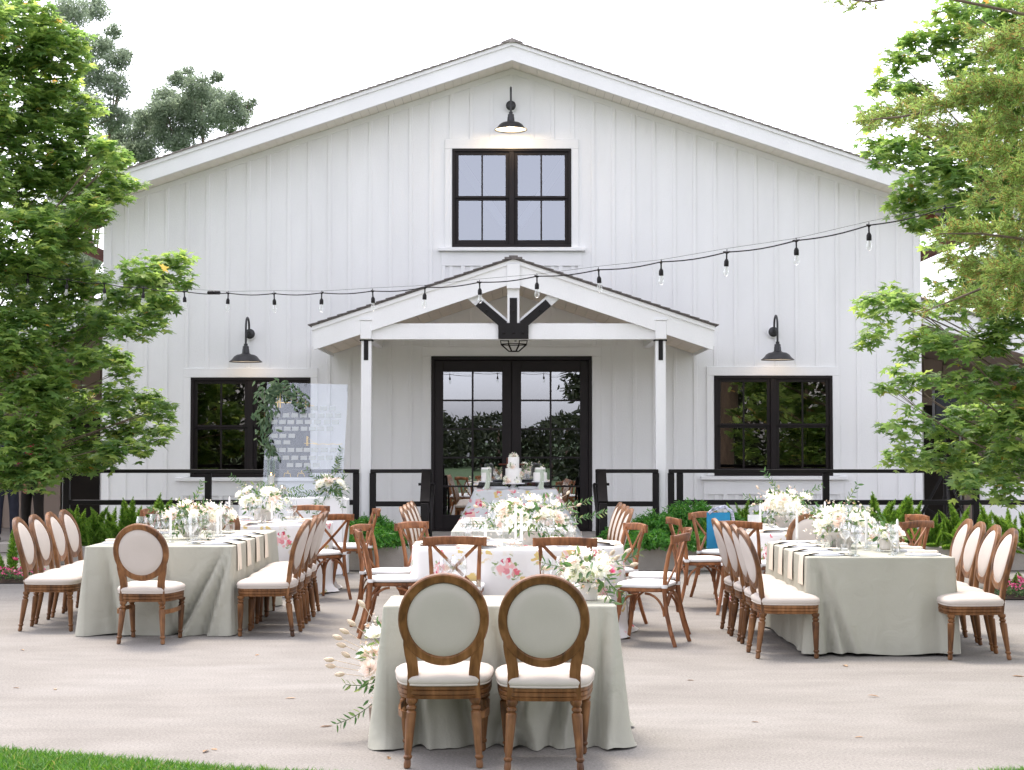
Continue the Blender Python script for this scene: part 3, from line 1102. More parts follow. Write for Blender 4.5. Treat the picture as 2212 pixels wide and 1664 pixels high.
# ================================================================== RAILINGS, PLANTERS, LAMPS, STRING LIGHTS
ZR = at(400, 1014, 21.6).z
def railing(name, label, x0, x1, posts, y=21.6, rails=(None, .82, .385), extra=None):
    t = thing(name, label, 'railing', ((x0+x1)/2, y, DECK), 0, 'black metal railings along the porch')
    ox = (x0+x1)/2
    for i, z in enumerate(rails):
        zz = (ZR if z is None else z) - DECK
        mb = MB()
        if i == 0: mb.bx(x0-ox, x1-ox, -.05, .05, zz-.05, zz, .006)
        else: mb.bx(x0-ox, x1-ox, -.03, .03, zz-.038, zz+.03, .005)
        part('rail', mb, M['black'], t)
    for p in posts:
        mb = MB(); mb.bx(p-ox-.042, p-ox+.042, -.041, .041, 0, ZR-DECK-.05, .005)
        part('post', mb, M['black'], t)
    return t
def px(u): return (u-CXP)*21.6/FPX
railing('railing', 'long black railing in front of the left window', px(140), px(776), [px(146), px(451), px(770)])
r = railing('railing', 'short black railing left of the door with a sloped end', px(801), px(934), [px(806), px(927)], rails=(None, .80))
r2 = railing('railing', 'short black railing right of the door with a sloped end', px(1286), px(1421), [px(1293), px(1416)], rails=(None, .80))
railing('railing', 'long black railing in front of the right window', px(1444), px(2330), [px(1449), px(1468), px(1783), px(2106), px(2320)])
for rr, u, sx in ((r, 921, 1), (r2, 1299, -1)):
    X = px(u) - rr.location.x
    mb = MB(); mb.bar((X, .0, ZR-DECK-.02), (X+sx*.03, -.95, ZR-DECK-.42), .05, .12, side=(0,0,1))
    mb.bx(X+sx*.03-.05, X+sx*.03+.05, -1.0, -.9, -DECK+.16, ZR-DECK-.42, .005)
    part('stair_rail', mb, M['black'], rr)
    mb = MB(); hx = X + sx*.11
    mb.tube([(X-sx*.10, -.1, ZR-DECK-.20), (hx, -.1, ZR-DECK-.20), (hx, -.12, ZR-DECK-.21), (hx+sx*.0, -.9, ZR-DECK-.55), (hx, -.93, ZR-DECK-.60), (hx, -.93, ZR-DECK-.95), (hx, -.9, ZR-DECK-1.0)], .019, 10)
    part('handrail', mb, M['black'], rr)

def planter(label, x0, x1, y0=20.2, y1=21.3):
    t = thing('planter', label, 'planter', ((x0+x1)/2, y0, 0), 0, 'low concrete planters before the porch')
    o = (x0+x1)/2
    mb = MB()
    h = .31
    mb.bx(x0-o, x1-o, 0, .15, .002, h, .012)
    mb.bx(x0-o, x0-o+.15, .15, y1-y0, .002, h, .012); mb.bx(x1-o-.15, x1-o, .15, y1-y0, .002, h, .012)
    part('retaining_wall', mb, M['kerb'], t)
    mb = MB()
    mb.grid(lambda a, b: (x0-o+.14+a*(x1-x0-.28), .14+b*(y1-y0-.12), .27+.03*noise.noise(Vector((a*14, b*3, x0)))), 40, 8)
    part('soil', mb, M['soil'], t)
planter('low concrete planter of foxtail ferns left of the porch steps', -5.65, -1.22)
planter('low concrete planter of ferns right of the porch steps', 1.32, 7.6)

def gooseneck(label, u, v, lit):
    p = at(u, v, YW)
    t = thing('barn_lamp', label, 'wall lamp', (p.x, YW-.022, p.z), 0, 'gooseneck barn lamps on the white wall')
    mb = MB(); mb.lathe([(.095, 0), (.095, .012), (.08, .02)], n=20); mb.xf(Matrix.Rotation(pi/2, 4, 'X'))
    part('mounting_block', mb, M['white'], t)
    mb = MB(); mb.lathe([(.075, .02), (.075, .04), (.05, .055), (.03, .06)], n=20); mb.xf(Matrix.Rotation(pi/2, 4, 'X'))
    part('wall_plate', mb, M['iron'], t)
    mb = MB()
    pts = [(0,-.05,0), (0,-.10,.02)] + [(0, -.245+.145*cos(a), .075+.15*sin(a)) for a in np.linspace(-.2, pi, 12)] + [(0,-.39,-.05), (0,-.39,-.20)]
    mb.tube(pts, .0155, 10)
    part('arm', mb, M['iron'], t)
    mb = MB()
    mb.lathe([(.028, -.17), (.028, -.20), (.045, -.21), (.047, -.245), (.05, -.25), (.055, -.31), (.075, -.325), (.13, -.335), (.17, -.36), (.2, -.40), (.243, -.435), (.243, -.442), (.195, -.405), (.165, -.367), (.12, -.344)], (0,-.39,0), 32, capb=True, capt=False)
    part('lamp_shade', mb, M['iron'], t)
    mb = MB(); mb.lathe([(.238, -.437), (.193, -.408), (.16, -.37), (.1, -.347), (.001, -.345)], (0,-.39,0), 32, capb=False)
    part('shade_lining', mb, M['china'], t)
    mb = MB(); mb.lathe([(.001, -.425), (.03, -.415), (.042, -.39), (.032, -.36), (.018, -.345)], (0,-.39,0), 14)
    b = part('bulb', mb, M['bulb'], t)
    ld = bpy.data.lights.new('lamp_glow', 'POINT'); ld.energy = 5.0*lit; ld.color = (1, .72, .42); ld.shadow_soft_size = .04
    lo = bpy.data.objects.new('lamp_glow', ld); COL.objects.link(lo); lo.parent = t; lo.location = (0, -.39, -.447)
gooseneck('black gooseneck lamp glowing high under the gable peak', 1103.6, 230, .5)
gooseneck('black gooseneck lamp above the left window', 541, 722, .04)
gooseneck('black gooseneck lamp above the right window', 1669.6, 717.7, .04)

# caged lantern under the porch beam
p = at(1110, 735, 22.0)
t = thing('porch_lantern', 'black caged lantern hanging below the porch beam', 'lantern', (p.x, 22.0, p.z))
mb = MB()
def hexr(r, z): return [(r*cos(k*pi/4+pi/8), r*sin(k*pi/4+pi/8), z) for k in range(8)]
for r, z in ((.20, .12), (.20, .0), (.19, -.06), (.075, -.155)):
    h = hexr(r, z)
    for k in range(8): mb.bar(h[k], h[(k+1) % 8], .012, .012)
for k in range(8):
    mb.bar(hexr(.20, .12)[k], hexr(.20, .0)[k], .012, .012); mb.bar(hexr(.20, .0)[k], hexr(.19, -.06)[k], .012, .012); mb.bar(hexr(.19, -.06)[k], hexr(.075, -.155)[k], .012, .012)
part('cage', mb, M['black'], t)
mb = MB(); mb.lathe([(.07, .12), (.07, .14), (.012, .15), (.012, .75)], n=12)
part('stem', mb, M['black'], t)
for k in range(3):
    mb = MB(); a = k*2*pi/3 + .3
    mb.lathe([(.012, .1), (.012, .02), (.02, .0), (.022, -.03), (.008, -.06)], (.06*cos(a), .06*sin(a), 0), 10)
    part('bulb', mb, M['wax'], t)

# string lights
pts_uv = [(-60, 578), (60, 592), (145, 604), (225, 612), (310, 622), (398, 630), (493, 633.5), (592, 634.5), (695, 633), (805, 629), (918, 621), (1036, 610), (1160, 597), (1293, 583), (1428, 566), (1570, 545), (1720, 520), (1877, 487), (2040, 450), (2196, 414), (2330, 372)]
pl = Vector(((145-CXP)*18.6/FPX, 18.6)); pr_ = Vector(((1877-CXP)*12.0/FPX, 12.0))
def on_string(u, v):
    k = (u-CXP)/FPX
    d = pr_ - pl
    s = (k*pl.y - pl.x) / (d.x - k*d.y)
    Y = pl.y + d.y*s
    return at(u, v, Y)
sl = thing('string_lights', 'black festoon string of clear bulbs sagging across the barn front', 'string lights', tuple(on_string(1036, 610)))
o0 = sl.location.copy()
P3 = [on_string(u, v) - o0 for u, v in pts_uv]
mb = MB()
fine = []
for i in range(len(P3)-1):
    for k in range(6):
        s = k/6
        q = P3[i].lerp(P3[i+1], s)
        q.z -= .018*sin(pi*s)
        fine.append(q)
fine.append(P3[-1])
mb.tube(fine, .0055, 6)
part('cable', mb, M['black'], sl)
mb = MB(); mb.tube([P3[i] + Vector((0, 0, .018+.012*(i % 2))) for i in range(len(P3))], .0016, 4)
part('support_wire', mb, M['black'], sl)
sk = MB(); sk.tube([(-.03,0,.004), (-.012,0,.0), (0,0,-.006), (.012,0,.0), (.03,0,.004)], [.005,.009,.012,.009,.005], 8)
sk.lathe([(.007, 0), (.0065, -.055)][::-1], n=8)
sk.lathe([(.019, -.115), (.02, -.10), (.019, -.075), (.012, -.06), (.006, -.052)], n=12)
sk.tube([(0,0,.006), (-.006,0,.022), (.006,0,.022), (0,0,.006)], .002, 5)
sme = sk.mesh('socket', M['black'])
bb = MB(); bb.lathe([(.001, -.195), (.012, -.191), (.021, -.178), (.0235, -.163), (.021, -.145), (.014, -.122), (.013, -.113)], n=14, capt=False)
bme = bb.mesh('bulb', M['bulbglass'])
fl = MB(); fl.tube([(0,0,-.115), (0,0,-.15)], .003, 5); fl.tube([(-.006,0,-.15), (-.009,0,-.165), (0,0,-.14), (.009,0,-.165), (.006,0,-.15)], .001, 4)
fme = fl.mesh('filament', M['stone'])
for i, q in enumerate(P3[1:-1]):
    s = link('socket', sme, sl, q, (random.uniform(-.06,.06), random.uniform(-.06,.06), random.uniform(0,6)))
    link('bulb', bme, s); link('filament', fme, s)
q = on_string(462, 632.5) - o0
mb = MB(); mb.tube([q+Vector((-.07,0,0)), q+Vector((-.06,0,0)), q+Vector((-.01,0,0)), q+Vector((0,0,0)), q+Vector((.01,0,0)), q+Vector((.06,0,0)), q+Vector((.07,0,0))], [.01,.021,.021,.015,.021,.021,.01], 10)
part('connector', mb, M['black'], sl)

# loudspeaker on its tripod
sx_, sy_ = 5.98, 22.45
st = thing('speaker_tripod', 'black tripod stand holding the loudspeaker beside the right maple', 'tripod stand', (sx_+.1, sy_, DECK))
mb = MB(); mb.tube([(0,0,.08), (0,0,1.0)], .024, 10); mb.tube([(0,0,.95), (0,0,1.50)], .018, 10); part('pole', mb, M['black'], st)
mb = MB(); mb.tube([(0,0,.86), (0,0,.94)], .035, 10); mb.tube([(0,0,.5), (0,0,.57)], .035, 10); part('collar', mb, M['black'], st)
for k in range(3):
    a = k*2*pi/3 + .5
    mb = MB(); mb.bar((.03*cos(a), .03*sin(a), .88), (.5*cos(a), .5*sin(a), .02), .04, .022)
    mb.bar((.02*cos(a), .02*sin(a), .25), (.3*cos(a), .3*sin(a), .42), .02, .012)
    part('leg', mb, M['black'], st)
sp = thing('loudspeaker', 'black loudspeaker raised on a tripod beside the barn corner', 'loudspeaker', (sx_+.1, sy_, DECK+1.5))
mb = MB()
mb.prismz([(-.17,-.14), (.17,-.14), (.13,.16), (-.13,.16)], 0, .56); part('cabinet', mb, M['black'], sp)
mb = MB(); mb.bx(-.155, .155, -.152, -.138, .02, .54, .01); part('grille', mb, M['grille'], sp)
mb = MB(); mb.bx(-.035, .035, -.157, -.151, .05, .075); part('badge', mb, M['card'], sp)
mb = MB(); mb.bx(-.06, .06, -.02, .02, .56, .575); part('handle', mb, M['black'], sp)

# ================================================================== CHAIRS
def superell(a, b, n, e, taper=0.0):
    out = []
    for k in range(n):
        t = 2*pi*k/n
        c, s = cos(t), sin(t)
        x = a*math.copysign(abs(c)**(2/e), c); y = b*math.copysign(abs(s)**(2/e), s)
        out.append((x*(1+taper*y/b), y))
    return out

def louis(label, stretch=False):
    t = thing('oval_back_chair', label, 'chair')
    # seat outline: wider at the front
    def ol(k): return superell(.232+k, .225+k, 32, 4.2, .10)
    mb = MB()
    secs = [(.0, .335), (.004, .35), (-.002, .354), (.004, .358), (.004, .374), (-.002, .378), (.004, .382), (.004, .40)]
    vs, fs = [], []
    for d, z in secs:
        vs += [(x, y+.01, z) for x, y in ol(d)]
    for i in range(len(secs)-1):
        for k in range(32):
            j = (k+1) % 32
            fs.append((i*32+k, i*32+j, (i+1)*32+j, (i+1)*32+k))
    fs.append(tuple(range(31,-1,-1))); fs.append(tuple(range(len(vs)-32, len(vs))))
    mb.add(vs, fs)
    part('seat_rail', mb, M['oak'], t, 30)
    mb = MB()
    lay = [(.002, .401), (.012, .412), (.016, .428), (.010, .445), (-.012, .460), (-.05, .471), (-.11, .479), (-.18, .483)]
    vs, fs = [], []
    for d, z in lay: vs += [(x, y+.01, z) for x, y in ol(d)]
    for i in range(len(lay)-1):
        for k in range(32):
            j = (k+1) % 32
            fs.append((i*32+k, i*32+j, (i+1)*32+j, (i+1)*32+k))
    fs.append(tuple(range(len(vs)-32, len(vs)))); fs.append(tuple(range(31,-1,-1)))
    mb.add(vs, fs)
    s = part('seat', mb, M['cream'], t, 60)
    mb = MB(); rim = [(x, y+.01, .405) for x, y in ol(.007)]; mb.tube(rim + [rim[0]], .0055, 6, caps=False)
    part('piping', mb, M['cream'], s)
    # back: oval ring in a leaning plane, stiles run down into the rear legs
    LEAN = .24
    def bp(x, z, d=0.0):
        e = z - .40
        return Vector((x, -.195 - .10*e - .26*e*e + .35*x*x - d, z - d*LEAN))
    nrm = Vector((0, -1, -LEAN)).normalized(); upv = Vector((0, -LEAN, 1)).normalized()
    cz, ra, rb = .735, .199, .206
    mb = MB()
    pts, axes = [], []
    for k in range(48):
        a = 2*pi*k/48
        pts.append(bp(ra*cos(a), cz + rb*sin(a)))
        n2 = (Vector((1,0,0))*cos(a)*rb + upv*sin(a)*ra).normalized()
        axes.append((n2, nrm))
    sec = [(-.026,-.012), (-.020,-.019), (.018,-.019), (.026,-.012), (.026,.012), (.020,.018), (-.014,.018), (-.022,.010)]
    mb.sweep(pts, sec, True, axes)
    for sx in (-1, 1):
        path = [(sx*.188, .70, .3), (sx*.185, .66, .55), (sx*.178, .615, .85), (sx*.167, .565, 1), (sx*.157, .52, 1), (sx*.152, .47, 1), (sx*.153, .42, 1.02), (sx*.156, .33, 1.04)]
        pp = [bp(x, z) for x, z, w in path]
        ax = []
        for i in range(len(pp)):
            a = (pp[min(i+1, len(pp)-1)] - pp[max(i-1, 0)]).normalized()
            n = a.cross(nrm).normalized()
            ax.append((n*path[i][2], nrm))
        mb.sweep(pp, [(-.027,-.0135), (-.022,-.0172), (.022,-.0172), (.027,-.0135), (.027,.0165), (-.027,.0165)], False, ax)
    part('back_frame', mb, M['oak'], t, 42)
    def pad(sign, mat, name, parent):
        mb = MB()
        R, K = 7, 40
        vs, fs = [], []
        for r in range(R+1):
            q = r/R
            for k in range(K):
                a = 2*pi*k/K
                h = .010 + .022*sqrt(max(0, 1-q**2.6))
                vs.append(bp(.180*q*cos(a), cz + .187*q*sin(a), sign*h))
        for r in range(R):
            for k in range(K):
                j = (k+1) % K
                f = (r*K+k, r*K+j, (r+1)*K+j, (r+1)*K+k)
                fs.append(f if sign < 0 else f[::-1])
        mb.add(vs, fs)
        return part(name, mb, mat, parent, 0)
    pad(1, M['padback'], 'back_panel', t)
    pad(-1, M['cream'], 'back_cushion', t)
    prof = [(.012, 0), (.017, .006), (.018, .022), (.015, .042), (.021, .050), (.022, .058), (.016, .066), (.0185, .09), (.0265, .262), (.0265, .270), (.018, .279), (.025, .288), (.025, .298), (.018, .305), (.026, .316), (.029, .322), (.029, .337)]
    for x0, y0, x1, y1 in ((.196, .205, .212, .196), (-.196, .205, -.212, .196), (.18, -.235, .157, -.187), (-.18, -.235, -.157, -.187)):
        mb = MB(); mb.lathe(prof, (x0, y0, 0), 14, ((x1-x0)/.337, (y1-y0)/.337))
        part('leg', mb, M['oak'], t, 30)
    for sx in (-1, 1) if stretch else ():
        mb = MB()
        pts = [Vector((sx*.168, -.21, .255)), Vector((sx*.20, -.20, .257)), Vector((sx*.222, -.12, .258)), Vector((sx*.226, 0, .258)), Vector((sx*.222, .12, .258)), Vector((sx*.205, .19, .258))]
        ax = []
        for i in range(len(pts)):
            a = (pts[min(i+1, 5)] - pts[max(i-1, 0)]).normalized()
            ax.append((a.cross(Vector((0,0,1))).normalized(), Vector((0,0,1))))
        mb.sweep(pts, [(-.006,-.017), (.006,-.017), (.006,.017), (-.006,.017)], False, ax)
        part('stretcher', mb, M['oak'], t)
    return t

def crossback(label):
    t = thing('cross_back_chair', label, 'chair')
    wd = M['fruitwood']
    for sx in (-1, 1):
        mb = MB()
        pth = [(sx*.205, -.285, 0), (sx*.198, -.245, .12), (sx*.188, -.208, .27), (sx*.182, -.190, .44), (sx*.184, -.200, .58), (sx*.190, -.228, .72), (sx*.196, -.268, .845)]
        mb.tube(pth, [.0165, .0175, .018, .019, .018, .0165, .015], 10)
        part('back_post', mb, wd, t)
        mb = MB()
        mb.tube([(sx*.20, .235, 0), (sx*.19, .21, .13), (sx*.182, .19, .28), (sx*.178, .18, .44)], [.014, .016, .018, .019], 10)
        part('leg', mb, wd, t)
        mb = MB()
        pts, ax = [], []
        for k in range(13):
            q = k/12
            x = sx*(-.176 + .352*q); z = .465 + .355*q
            pts.append(Vector((x, -.196 - .055*q**1.5 - .022*sin(pi*q) - (.004 if sx > 0 else -.004), z)))
        for i in range(13):
            a = (pts[min(i+1, 12)] - pts[max(i-1, 0)]).normalized()
            nn = Vector((0, 1, .15)).normalized(); ax.append((a.cross(nn).normalized(), nn))
        mb.sweep(pts, [(-.0125,-.0045), (.0125,-.0045), (.0125,.0045), (-.0125,.0045)], False, ax)
        part('cross_brace', mb, wd, t)
    mb = MB()
    pts, ax = [], []
    for k in range(17):
        q = k/16
        x = -.235 + .47*q
        pts.append(Vector((x, -.272 - .036*sin(pi*q) , .845 + .012*sin(pi*q))))
    for i in range(17):
        a = (pts[min(i+1, 16)] - pts[max(i-1, 0)]).normalized()
        up = Vector((0, -.22, 1)).normalized(); ax.append((a.cross(up).normalized(), up))
    mb.sweep(pts, [(-.012,-.026), (-.008,-.034), (.006,-.034), (.011,-.024), (.012,.018), (.006,.031), (-.006,.031), (-.013,.022)], False, ax)
    for sx in (-1, 1):
        mb.tube([(sx*.234, -.272, .81), (sx*.234, -.272, .878)], .0165, 10)
    part('top_rail', mb, wd, t)
    mb = MB()
    ol = superell(.212, .205, 28, 4.0, .05)
    mb.prismz([(x*.97, y*.97) for x, y in ol], .425, .432)
    mb.prismz(ol, .432, .455)
    part('seat', mb, wd, t)
    mb = MB()
    vs, fs = [], []
    lay = [(.0, .457), (.012, .463), (.014, .478), (.006, .490), (-.03, .497), (-.09, .500), (-.15, .5005)]
    for d, z in lay: vs += [(x, y+.012, z+.002*sin(9*x)) for x, y in superell(.205+d, .198+d, 28, 4.2, .04)]
    for i in range(len(lay)-1):
        for k in range(28):
            j = (k+1) % 28; fs.append((i*28+k, i*28+j, (i+1)*28+j, (i+1)*28+k))
    fs.append(tuple(range(len(vs)-28, len(vs)))); fs.append(tuple(range(27,-1,-1)))
    mb.add(vs, fs)
    c = part('seat_cushion', mb, M['cushion'], t, 60)
    for sx in (-1, 1):
        mb = MB(); mb.lathe([(.024, .458), (.026, .47), (.024, .485)], (sx*.183, -.192, 0), 10)
        part('cushion_tie', mb, M['cushion'], c)
    cor = [(.184, .195), (-.184, .195), (-.188, -.202), (.188, -.202)]
    for k in range(4):
        a, b = Vector((*cor[k], 0)), Vector((*cor[(k+1) % 4], 0))
        mid = (a+b)/2
        for s0, s1 in ((a, b), (b, a)):
            mb = MB()
            d = (s1-s0)
            pth = [s0 + d*(.03 + .40*(1-cos(q*pi/2))) + Vector((0,0,.235+.178*sin(q*pi/2))) for q in np.linspace(0, 1, 7)]
            mb.tube(pth, .0105, 7)
            part('arch_brace', mb, wd, t)
    return t

used = {}
def place(kind, x, y, rz, label, group, s=None):
    if kind not in used:
        used[kind] = crossback(label) if kind == 'cross' else louis(label, kind == 'ovals')
        r = used[kind]
        r.location = (x, y, 0.001); r.rotation_euler = (0, 0, rz); r['group'] = group
        KIDS(r)
        for c in KIDS(r): KIDS(c)
        return r
    return dup(used[kind], (x, y, 0.001), rz, label, group)
ORD = ['nearest', 'second', 'third', 'farthest']
FACE_P, FACE_M = -pi/2, pi/2        # facing +X, facing -X
GO, GX = 'oval-back chairs at the long tables', 'cross-back chairs at the floral tables'
place('ovals', -.345, 8.19, radians(1.5), 'oval-back chair at the front sweetheart table, the left one of the pair', GO)
place('oval', .165, 8.12, radians(-2), 'oval-back chair at the front sweetheart table, the right one of the pair', GO)
# left sage table
place('ovals', -2.955, 13.08, radians(-4), 'oval-back chair at the near end of the left sage table', GO)
place('oval', -3.03, 16.22, radians(177), 'oval-back chair at the far end of the left sage table', GO)
for i, (x, y) in enumerate(((-3.98, 13.92), (-4.0, 14.46), (-4.01, 15.0), (-4.03, 15.52))):
    place('oval', x, y, FACE_P + radians(random.uniform(-3, 3)), 'oval-back chair on the outer left side of the left sage table, %s of four' % ORD[i], GO)
for i, (x, y) in enumerate(((-2.05, 13.55), (-2.06, 14.12), (-2.07, 14.68), (-2.09, 15.22))):
    place('oval', x, y, FACE_M + radians(random.uniform(-3, 3)), 'oval-back chair on the right side of the left sage table, %s of four' % ORD[i], GO)
# right sage table
place('oval', 2.72, 14.28, radians(182), 'oval-back chair at the far end of the right sage table', GO)
for i, (x, y) in enumerate(((2.06, 12.18), (2.08, 12.70), (2.07, 13.22), (2.06, 13.74))):
    place('oval', x, y, FACE_P + radians(random.uniform(-3, 3)), 'oval-back chair on the left side of the right sage table, %s of four' % ORD[i], GO)
for i, (x, y) in enumerate(((3.46, 12.10), (3.49, 12.61), (3.52, 13.12), (3.56, 13.62))):
    place('oval', x, y, FACE_M + radians(random.uniform(-3, 3)), 'oval-back chair on the outer right side of the right sage table, %s of four' % ORD[i], GO)
# long table at the back
for i in range(4):
    place('oval', -.80, 16.25 + .56*i, FACE_P, 'oval-back chair left of the rear sage table, %s of four' % ORD[i], GO)
    place('oval', .86, 15.85 + .56*i, FACE_M, 'oval-back chair right of the rear sage table, %s of four' % ORD[i], GO)
# middle floral table
def toward(x, y, cx, cy, off=0.0): return math.atan2(cy-y, cx-x) - pi/2 + radians(off)
DC = (.05, 13.72); GC = (-2.75, 17.55); HC = (2.98, 16.0)
for x, y, off, l in ((-1.0, 13.45, -8, 'left front of the middle floral table, turned toward the patio'), (-1.08, 14.2, 6, 'left rear of the middle floral table'),
                     (-.44, 12.72, 25, 'near side of the middle floral table, left of centre'), (.44, 12.6, -26, 'near side of the middle floral table, right of centre'),
                     (1.10, 12.95, 14, 'right front of the middle floral table'), (1.22, 13.72, -4, 'right rear of the middle floral table'),
                     (-.70, 14.62, 16, 'far left side of the middle floral table, facing the camera'), (.86, 14.4, -20, 'far right side of the middle floral table, facing the camera')):
    place('cross', x, y, toward(x, y, *DC, off), 'cross-back chair at the ' + l, GX)
for x, y, off, l in ((-2.0, 16.62, 0, 'near right of the left floral table'), (-1.78, 17.75, 0, 'right of the left floral table, nearest the white plinth'), (-2.98, 16.5, 0, 'near side of the left floral table'),
                     (-2.45, 18.55, 0, 'far side of the left floral table'), (-3.75, 17.7, 0, 'outer left side of the left floral table')):
    place('cross', x, y, toward(x, y, *GC, off), 'cross-back chair at the ' + l, GX)
for x, y, off, l in ((1.85, 15.72, -4, 'left of the right floral table, standing apart'), (2.22, 16.75, 0, 'far left of the right floral table, holding the blue bag'), (2.25, 15.15, 8, 'near left of the right floral table'),
                     (3.62, 15.2, 0, 'near right of the right floral table'), (3.85, 16.2, 0, 'outer right of the right floral table')):
    place('cross', x, y, toward(x, y, *HC, off), 'cross-back chair at the ' + l, GX)

# bag on a chair at the right floral table
b = thing('shoulder_bag', 'bright blue fabric bag with patterned strap hanging on a cross-back chair', 'bag', (2.12, 16.45, .53))
mb = MB()
mb.grid(lambda a, q: (-.12+.24*a, -.03*sin(pi*a)*sin(pi*q)-.03*(1-q), .01+.36*q), 8, 8)
mb.grid(lambda a, q: (.12-.24*a, .03*sin(pi*a)*sin(pi*q)+.03*(1-q), .01+.36*q), 8, 8)
mb.bx(-.12, .12, -.03, .03, .0, .02)
part('pouch', mb, M['blue'], b)
mb = MB(); pts = [(-.1, 0, .36), (-.05, .0, .40), (.06, .0, .43), (.14, 0, .38), (.16, -.01, .25), (.13, -.02, .1)]
mb.tube(pts, .018, 7); part('strap', mb, M['strap'], b)
# ================================================================== TABLES AND CLOTHS
TZ = .745
def rect_per(x0, x1, y0, y1, step=.028, r=.02):
    """perimeter points: x, y, nx, ny, arc length, distance to the nearest corner"""
    pts = []
    cor = [(x1-r, y0+r, -pi/2), (x1-r, y1-r, 0), (x0+r, y1-r, pi/2), (x0+r, y0+r, pi)]
    edges = [((x0+r, y0), (x1-r, y0), (0, -1)), ((x1, y0+r), (x1, y1-r), (1, 0)), ((x1-r, y1), (x0+r, y1), (0, 1)), ((x0, y1-r), (x0, y0+r), (-1, 0))]
    s = 0.0
    for e, c in zip(edges, cor):
        (ax, ay), (bx_, by), (nx, ny) = e
        L = sqrt((bx_-ax)**2+(by-ay)**2); n = max(2, int(L/step))
        for k in range(n):
            q = k/n
            pts.append((ax+(bx_-ax)*q, ay+(by-ay)*q, nx, ny, s+L*q, min(L*q, L*(1-q))))
        s += L
        for k in range(7):
            a = c[2] + (pi/2)*k/7
            pts.append((c[0]+r*cos(a), c[1]+r*sin(a), cos(a), sin(a), s + .10*k/7, 0.0))
        s += .10
    return pts, s
def ell_per(cx, cy, rx, ry, n=180, e=2.0):
    pts = []
    s = 0.0
    raw = [(cx+x, cy+y) for x, y in superell(rx, ry, n, e)]
    for k in range(n):
        a, b, c = raw[k-1], raw[k], raw[(k+1) % n]
        tx, ty = c[0]-a[0], c[1]-a[1]
        L = sqrt(tx*tx+ty*ty)
        pts.append((b[0], b[1], ty/L, -tx/L, s, 9.0))
        s += sqrt((c[0]-b[0])**2+(c[1]-b[1])**2)
    return pts, s
def make_cloth(name, label, per, S, mat, seed, z=TZ, drop=None, flare=.05, amp=.02, waves=(17, 29, 11), corner=.07, hem=.012, swags=(), pool=0.0, rows=16, base=.006, group=None):
    rd = random.Random(seed)
    ph = [rd.uniform(0, 6.28) for _ in range(8)]
    drop = (z - base) if drop is None else drop
    cx = sum(p[0] for p in per)/len(per); cy = sum(p[1] for p in per)/len(per)
    mb = MB()
    n = len(per)
    vs, fs = [], []
    for inset, zz in ((.30, z+.001), (.018, z+.001), (.004, z-.002)):
        for x, y, nx, ny, s, dc in per:
            if inset > .1: vs.append((cx+(x-cx)*.86, cy+(y-cy)*.86, zz))
            else: vs.append((x-nx*inset, y-ny*inset, zz))
    for j in range(rows+1):
        t = j/rows
        for x, y, nx, ny, s, dc in per:
            u = s/S*2*pi
            big = sin(waves[0]*u+ph[0])*.55 + sin(waves[1]*u+ph[1])*.3 + sin(waves[2]*u+ph[2])*.6
            msk = .55+.45*sin(3*u+ph[3])*sin(5*u+ph[4])
            # folds wander sideways a little on the way down
            wig = sin(waves[0]*u+ph[5]+1.4*t)*.25
            sh = big*msk + wig
            off = flare*t**1.1 + amp*(math.copysign(abs(sh)**.8, sh)*.8 - .5*exp(-((sh+.55)/.16)**2))*t**.85
            if dc < .5:
                k = exp(-(dc/.09)**2)
                off += corner*t*k
                off -= corner*.75*t**1.1*exp(-((dc-.17)/.055)**2)
                off += corner*.35*t*exp(-((dc-.28)/.06)**2)
            tz = z-.006-drop*t
            for s0, sl_, dp, wd_ in swags:
                off -= dp*t**.7*exp(-((s-(s0+sl_*t))/(wd_*(.4+.8*t)))**2) - dp*.6*t*exp(-((s-(s0+sl_*t)-wd_*1.7)/(wd_*.9))**2)
            if pool and t > .82:
                q = (t-.82)/.18
                off += pool*q*q*(1+.7*sin(9*u+ph[6])+.5*sin(23*u+ph[7]))
                tz = z-.006-drop*(.82+.18*q) + pool*.25*max(0, sin(23*u+ph[7]))*q
            tz += hem*t*t*(sin(7*u+ph[6])+.6*sin(13*u+ph[7]))*.5 + hem*t*.5
            # gravity: folds that swing out also lift
            vs.append((x+nx*off, y+ny*off, max(tz, .004)))
    R = rows+1+3
    for i in range(R-1):
        for k in range(n):
            j = (k+1) % n
            fs.append((i*n+k, (i+1)*n+k, (i+1)*n+j, i*n+j))
    fs.append(tuple(range(n)))
    mb.add([(x-cx, y-cy, zz) for x, y, zz in vs], fs)
    me = mb.mesh(name, mat, 0)
    uvv = np.zeros((len(vs), 2))
    for i in range(R):
        for k, p in enumerate(per):
            uvv[i*n+k] = (vs[i*n+k][0]*1.0, vs[i*n+k][1]+3.0) if i < 2 else (p[4], -drop*max(0, i-3)/rows)
    li = np.zeros(len(me.loops), dtype=np.int32)
    me.loops.foreach_get('vertex_index', li)
    uv = uvv[li]
    # the last strip closes on itself: keep its print continuous
    lp = 0
    for pg_ in me.polygons:
        idx = list(pg_.loop_indices)
        us = uv[idx, 0]
        if pg_.vertices[0] >= 2*n and us.max() - us.min() > S*.5:
            for q in idx:
                if uv[q, 0] < S*.5: uv[q, 0] += S
    me.uv_layers.new(name='print')
    me.uv_layers[0].data.foreach_set('uv', uv.astype(np.float32).ravel())
    o = link(name, me, None, (cx, cy, 0))
    return tag(o, label, 'tablecloth', group)
